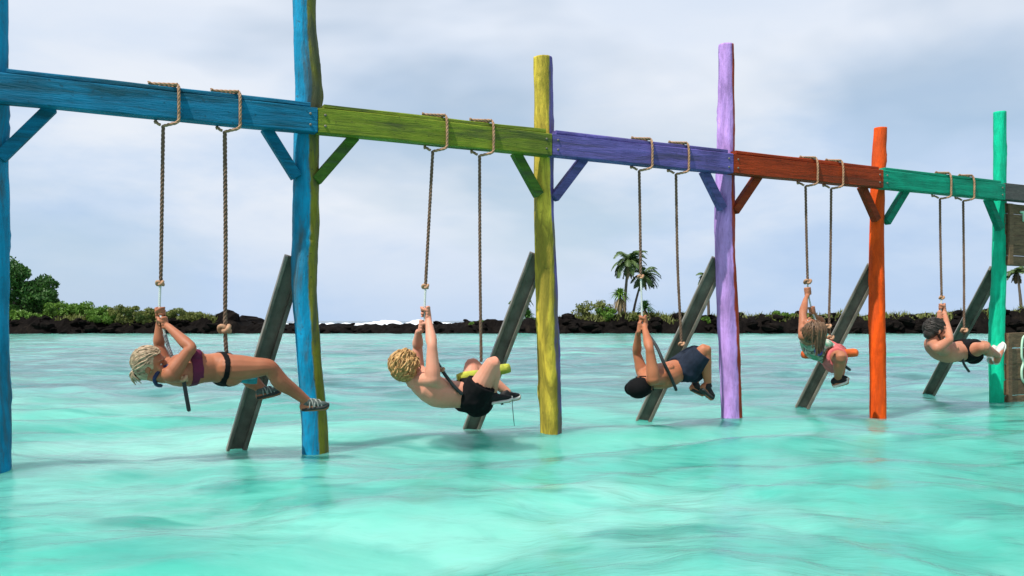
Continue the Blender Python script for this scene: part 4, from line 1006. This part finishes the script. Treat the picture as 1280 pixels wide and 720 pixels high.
mb = MB(); mb.ell(hcp + u_ * .035 - f_ * .016, r_, f_, u_, .090, .106, .094, 22, 14); mb.ell(hcp + u_ * .012 - f_ * .02, r_, f_, u_, .088, .108, .03, 22, 8); mb.ell(hcp + u_ * .004 - f_ * .095, r_, f_, u_, .055, .045, .012, 16, 6); mb.build('cap', m_blk, p3)
mb = MB()
for s in (-1, 1): mb.tube(poly([hcp + f_ * .09 + r_ * s * .03, hcp + f_ * .06 + r_ * s * .075, hcp - f_ * .02 + r_ * s * .087], 4), [.005] * 9, 6)
for s in (-1, 1): mb.ell(hcp + f_ * .095 + r_ * s * .033 - u_ * .004, r_, u_, f_, .028, .02, .007)
mb.build('sunglasses', m_blk, p3)
mb = MB(); mb.tube(poly([d['neck'] + N * .075, d['neck'] + N * .05 - Z * .06 - U * .02, d['neck'] - Z * .075 - U * .03, d['neck'] - N * .06 - Z * .03], 5), [.012] * 16, 7); mb.build('neck_strap', m_nvs, p3)
face_parts(hcp, d['hf'], d['hu'], 1, p3, m_hair_dk)
shorts(d, (.86, .86), .018, 'shorts', m_navy, p3, .008, 5)
shoe(d['anN'], d['heelN'], d['toeN'], Z * .7 + U * .5, m_shoe_k, m_sole_k, p3, 1.0); shoe(d['anF'], d['heelF'], d['toeF'], Z * .8 + U * .3, m_shoe_k, m_sole_k, p3, 1.0)

# 4: woman with patterned top and pink shorts
d = dict(fem=1, k=1.0, hk=1.0, pelvis=S(1039, 444, .05), chest=S(1017, 430, .10), neck=S(1010, 416, .15), head=S(1013, 412, .30), hf=Z * .9 + U * .25 - N * .1, hu=N * .9 - U * .15 - Z * .1,
         front=Z * .5 + U * .7, bow=-.01, shN=S(1005, 420, .27), shF=S(1024, 417, -.06), elN=S(1003.5, 392, .16), elF=S(1027, 402, -.10), wrN=S(1007, 374, .04), wrF=S(1020, 396, -.03),
         handN=S(1010, 364, .0), handF=S(1014.5, 388, .02), sideN=-U * .7 + N * .3, sideF=U * .8, ropeax=Z - U * .15,
         hipN=S(1042, 448, .14), hipF=S(1042, 443, -.06), knN=S(1051, 446, .42), knF=S(1053, 441, -.30), anN=S(1047, 474, .28), anF=S(1051, 471, -.1),
         heelN=S(1042, 484, .26), toeN=S(1060, 478, .34), heelF=S(1046, 479, -.1), toeF=S(1060, 474, -.05), calf=-Z * .3 - U * .3)
p4, me4, rg4 = person(d, 3, 'person with long brown hair in a patterned top and pink shorts on a swing', .0065)
mb = MB(); rnd = random.Random(18); scalp(mb, d['head'], d['hf'], d['hu'], 1.0, .004); strands(mb, d['head'], d['hf'], d['hu'], 1.0, 300, rnd, (-1, -.5, 0), 0, .005)
f_, u_, r_ = head_frame(d['hf'], d['hu']); b0 = d['head'] - f_ * .09
for q in range(90):
    o_ = U * rnd.gauss(0, .035) + N * rnd.gauss(0, .012); t0 = d['head'] + u_ * .10 + f_ * .05; mb.tube(poly([t0 + o_ * .8, t0 - Z * .06 + o_ + N * .022, t0 - Z * .14 + o_ * .95 + N * .012, t0 - Z * rnd.uniform(.20, .30) + o_ * .75], 4), [.007] * 9 + [.006, .005, .004, .002], 5)
mb.build('hair', m_hair_br, p4); face_parts(d['head'], d['hf'], d['hu'], 1, p4, m_hair_br)
d4 = d
def pk_shirt(co, no):
    ds, t = tor_t(co, d4); hd, _ = seglen(co, d4['head'], Vector(d4['neck']).lerp(Vector(d4['head']), .35)); 
    for s_ in 'NF':
        lg, _ = seglen(co, Vector(d4['hip' + s_]).lerp(Vector(d4['kn' + s_]), .2), d4['kn' + s_]); hd = np.minimum(hd, np.where(lg < .115, 0, 9))
    return arm_far(co, d4, -.03) & (ds < .26) & (t > .12) & (hd > .125)
shell(me4, pk_shirt, 'patterned_top', m_shirt, p4, .008)
mb = MB(); c5 = rg4[5]; mb.ell(d['chest'] + N * .125 - Z * .055 - U * .06, U, N, Z, .05, .03, .05); mb.build('blue_patch', simple('blue_cloth', (.015, .08, .50), .7, .2, .2), p4)
shorts(d, (.60, .60), .014, 'shorts', m_pink, p4, .006, 4)
shoe(d['anN'], d['heelN'], d['toeN'], Z, m_shoe_k, m_sole_w, p4, .95); shoe(d['anF'], d['heelF'], d['toeF'], Z, m_shoe_k, m_sole_w, p4, .95)

# 5: dark haired man, feet against the teal post
d = dict(k=1.0, hk=1.0, pelvis=S(1209, 438, .06), chest=S(1179, 437, .12), neck=S(1166, 429, .16), head=S(1169, 414, .17), hf=U * .88 - Z * .18 + N * .35, hu=Z * .95 + U * .1,
         front=Z * .7 + U * .4, bow=-.02, shN=S(1172, 435, .32), shF=S(1165, 426, -.04), elN=S(1187, 425, .34), elF=S(1170, 405, -.06), wrN=S(1182, 396, .05), wrF=S(1173, 398, -.04),
         handN=S(1177, 384, .0), handF=S(1176, 394, .0), sideN=U * .6 + N * .4, sideF=-U * .8, ropeax=Z,
         hipN=S(1212, 439, .16), hipF=S(1212, 436, -.06), knN=S(1230, 434, .36), knF=S(1231, 432, -.05), anN=S(1247, 444, .24), anF=S(1241, 446, .14),
         heelN=S(1245.5, 455, .19), toeN=S(1255, 430, .17), heelF=S(1240, 455, .06), toeF=S(1244, 433, .05), calf=-Z * .8)
p5, me5, rg5 = person(d, 4, 'dark haired person in black shorts with feet braced against the teal post', .0065)
mb = MB(); rnd = random.Random(28); scalp(mb, d['head'], d['hf'], d['hu'], 1.0, .006); strands(mb, d['head'], d['hf'], d['hu'], 1.0, 320, rnd, (-1, .3, 0), .005, .006); mb.build('hair', m_hair_dk, p5)
f_, u_, r_ = head_frame(d['hf'], d['hu'])
face_parts(d['head'], d['hf'], d['hu'], 1, p5, m_hair_dk)
mb = MB(); q = d['head']; mb.tube(poly([q + r_ * .072 - u_ * .03, q + r_ * .05 - u_ * .085 + f_ * .035, q + f_ * .085 - u_ * .108, q - r_ * .05 - u_ * .085 + f_ * .035, q - r_ * .072 - u_ * .03], 5), [.012] * 21, 7); mb.build('beard', m_hair_dk, p5)
mb = MB(); mb.tube(poly([d['neck'] + N * .085 + U * .02, d['neck'] + N * .06 - Z * .05 + U * .07, d['neck'] - Z * .03 + U * .11, d['neck'] - N * .05 + U * .06], 5), [.011] * 16, 7); mb.build('neck_strap', m_nvs, p5)
shorts(d, (.45, .45), .014, 'shorts', m_blk, p5, .006, 4); lining(d, me5, p5, m_blk)
shoe(d['anN'], d['heelN'], d['toeN'], -U * .9, m_shoe_w, m_sole_w, p5, .95); shoe(d['anF'], d['heelF'], d['toeF'], -U * .9, m_shoe_w, m_sole_w, p5, .95)
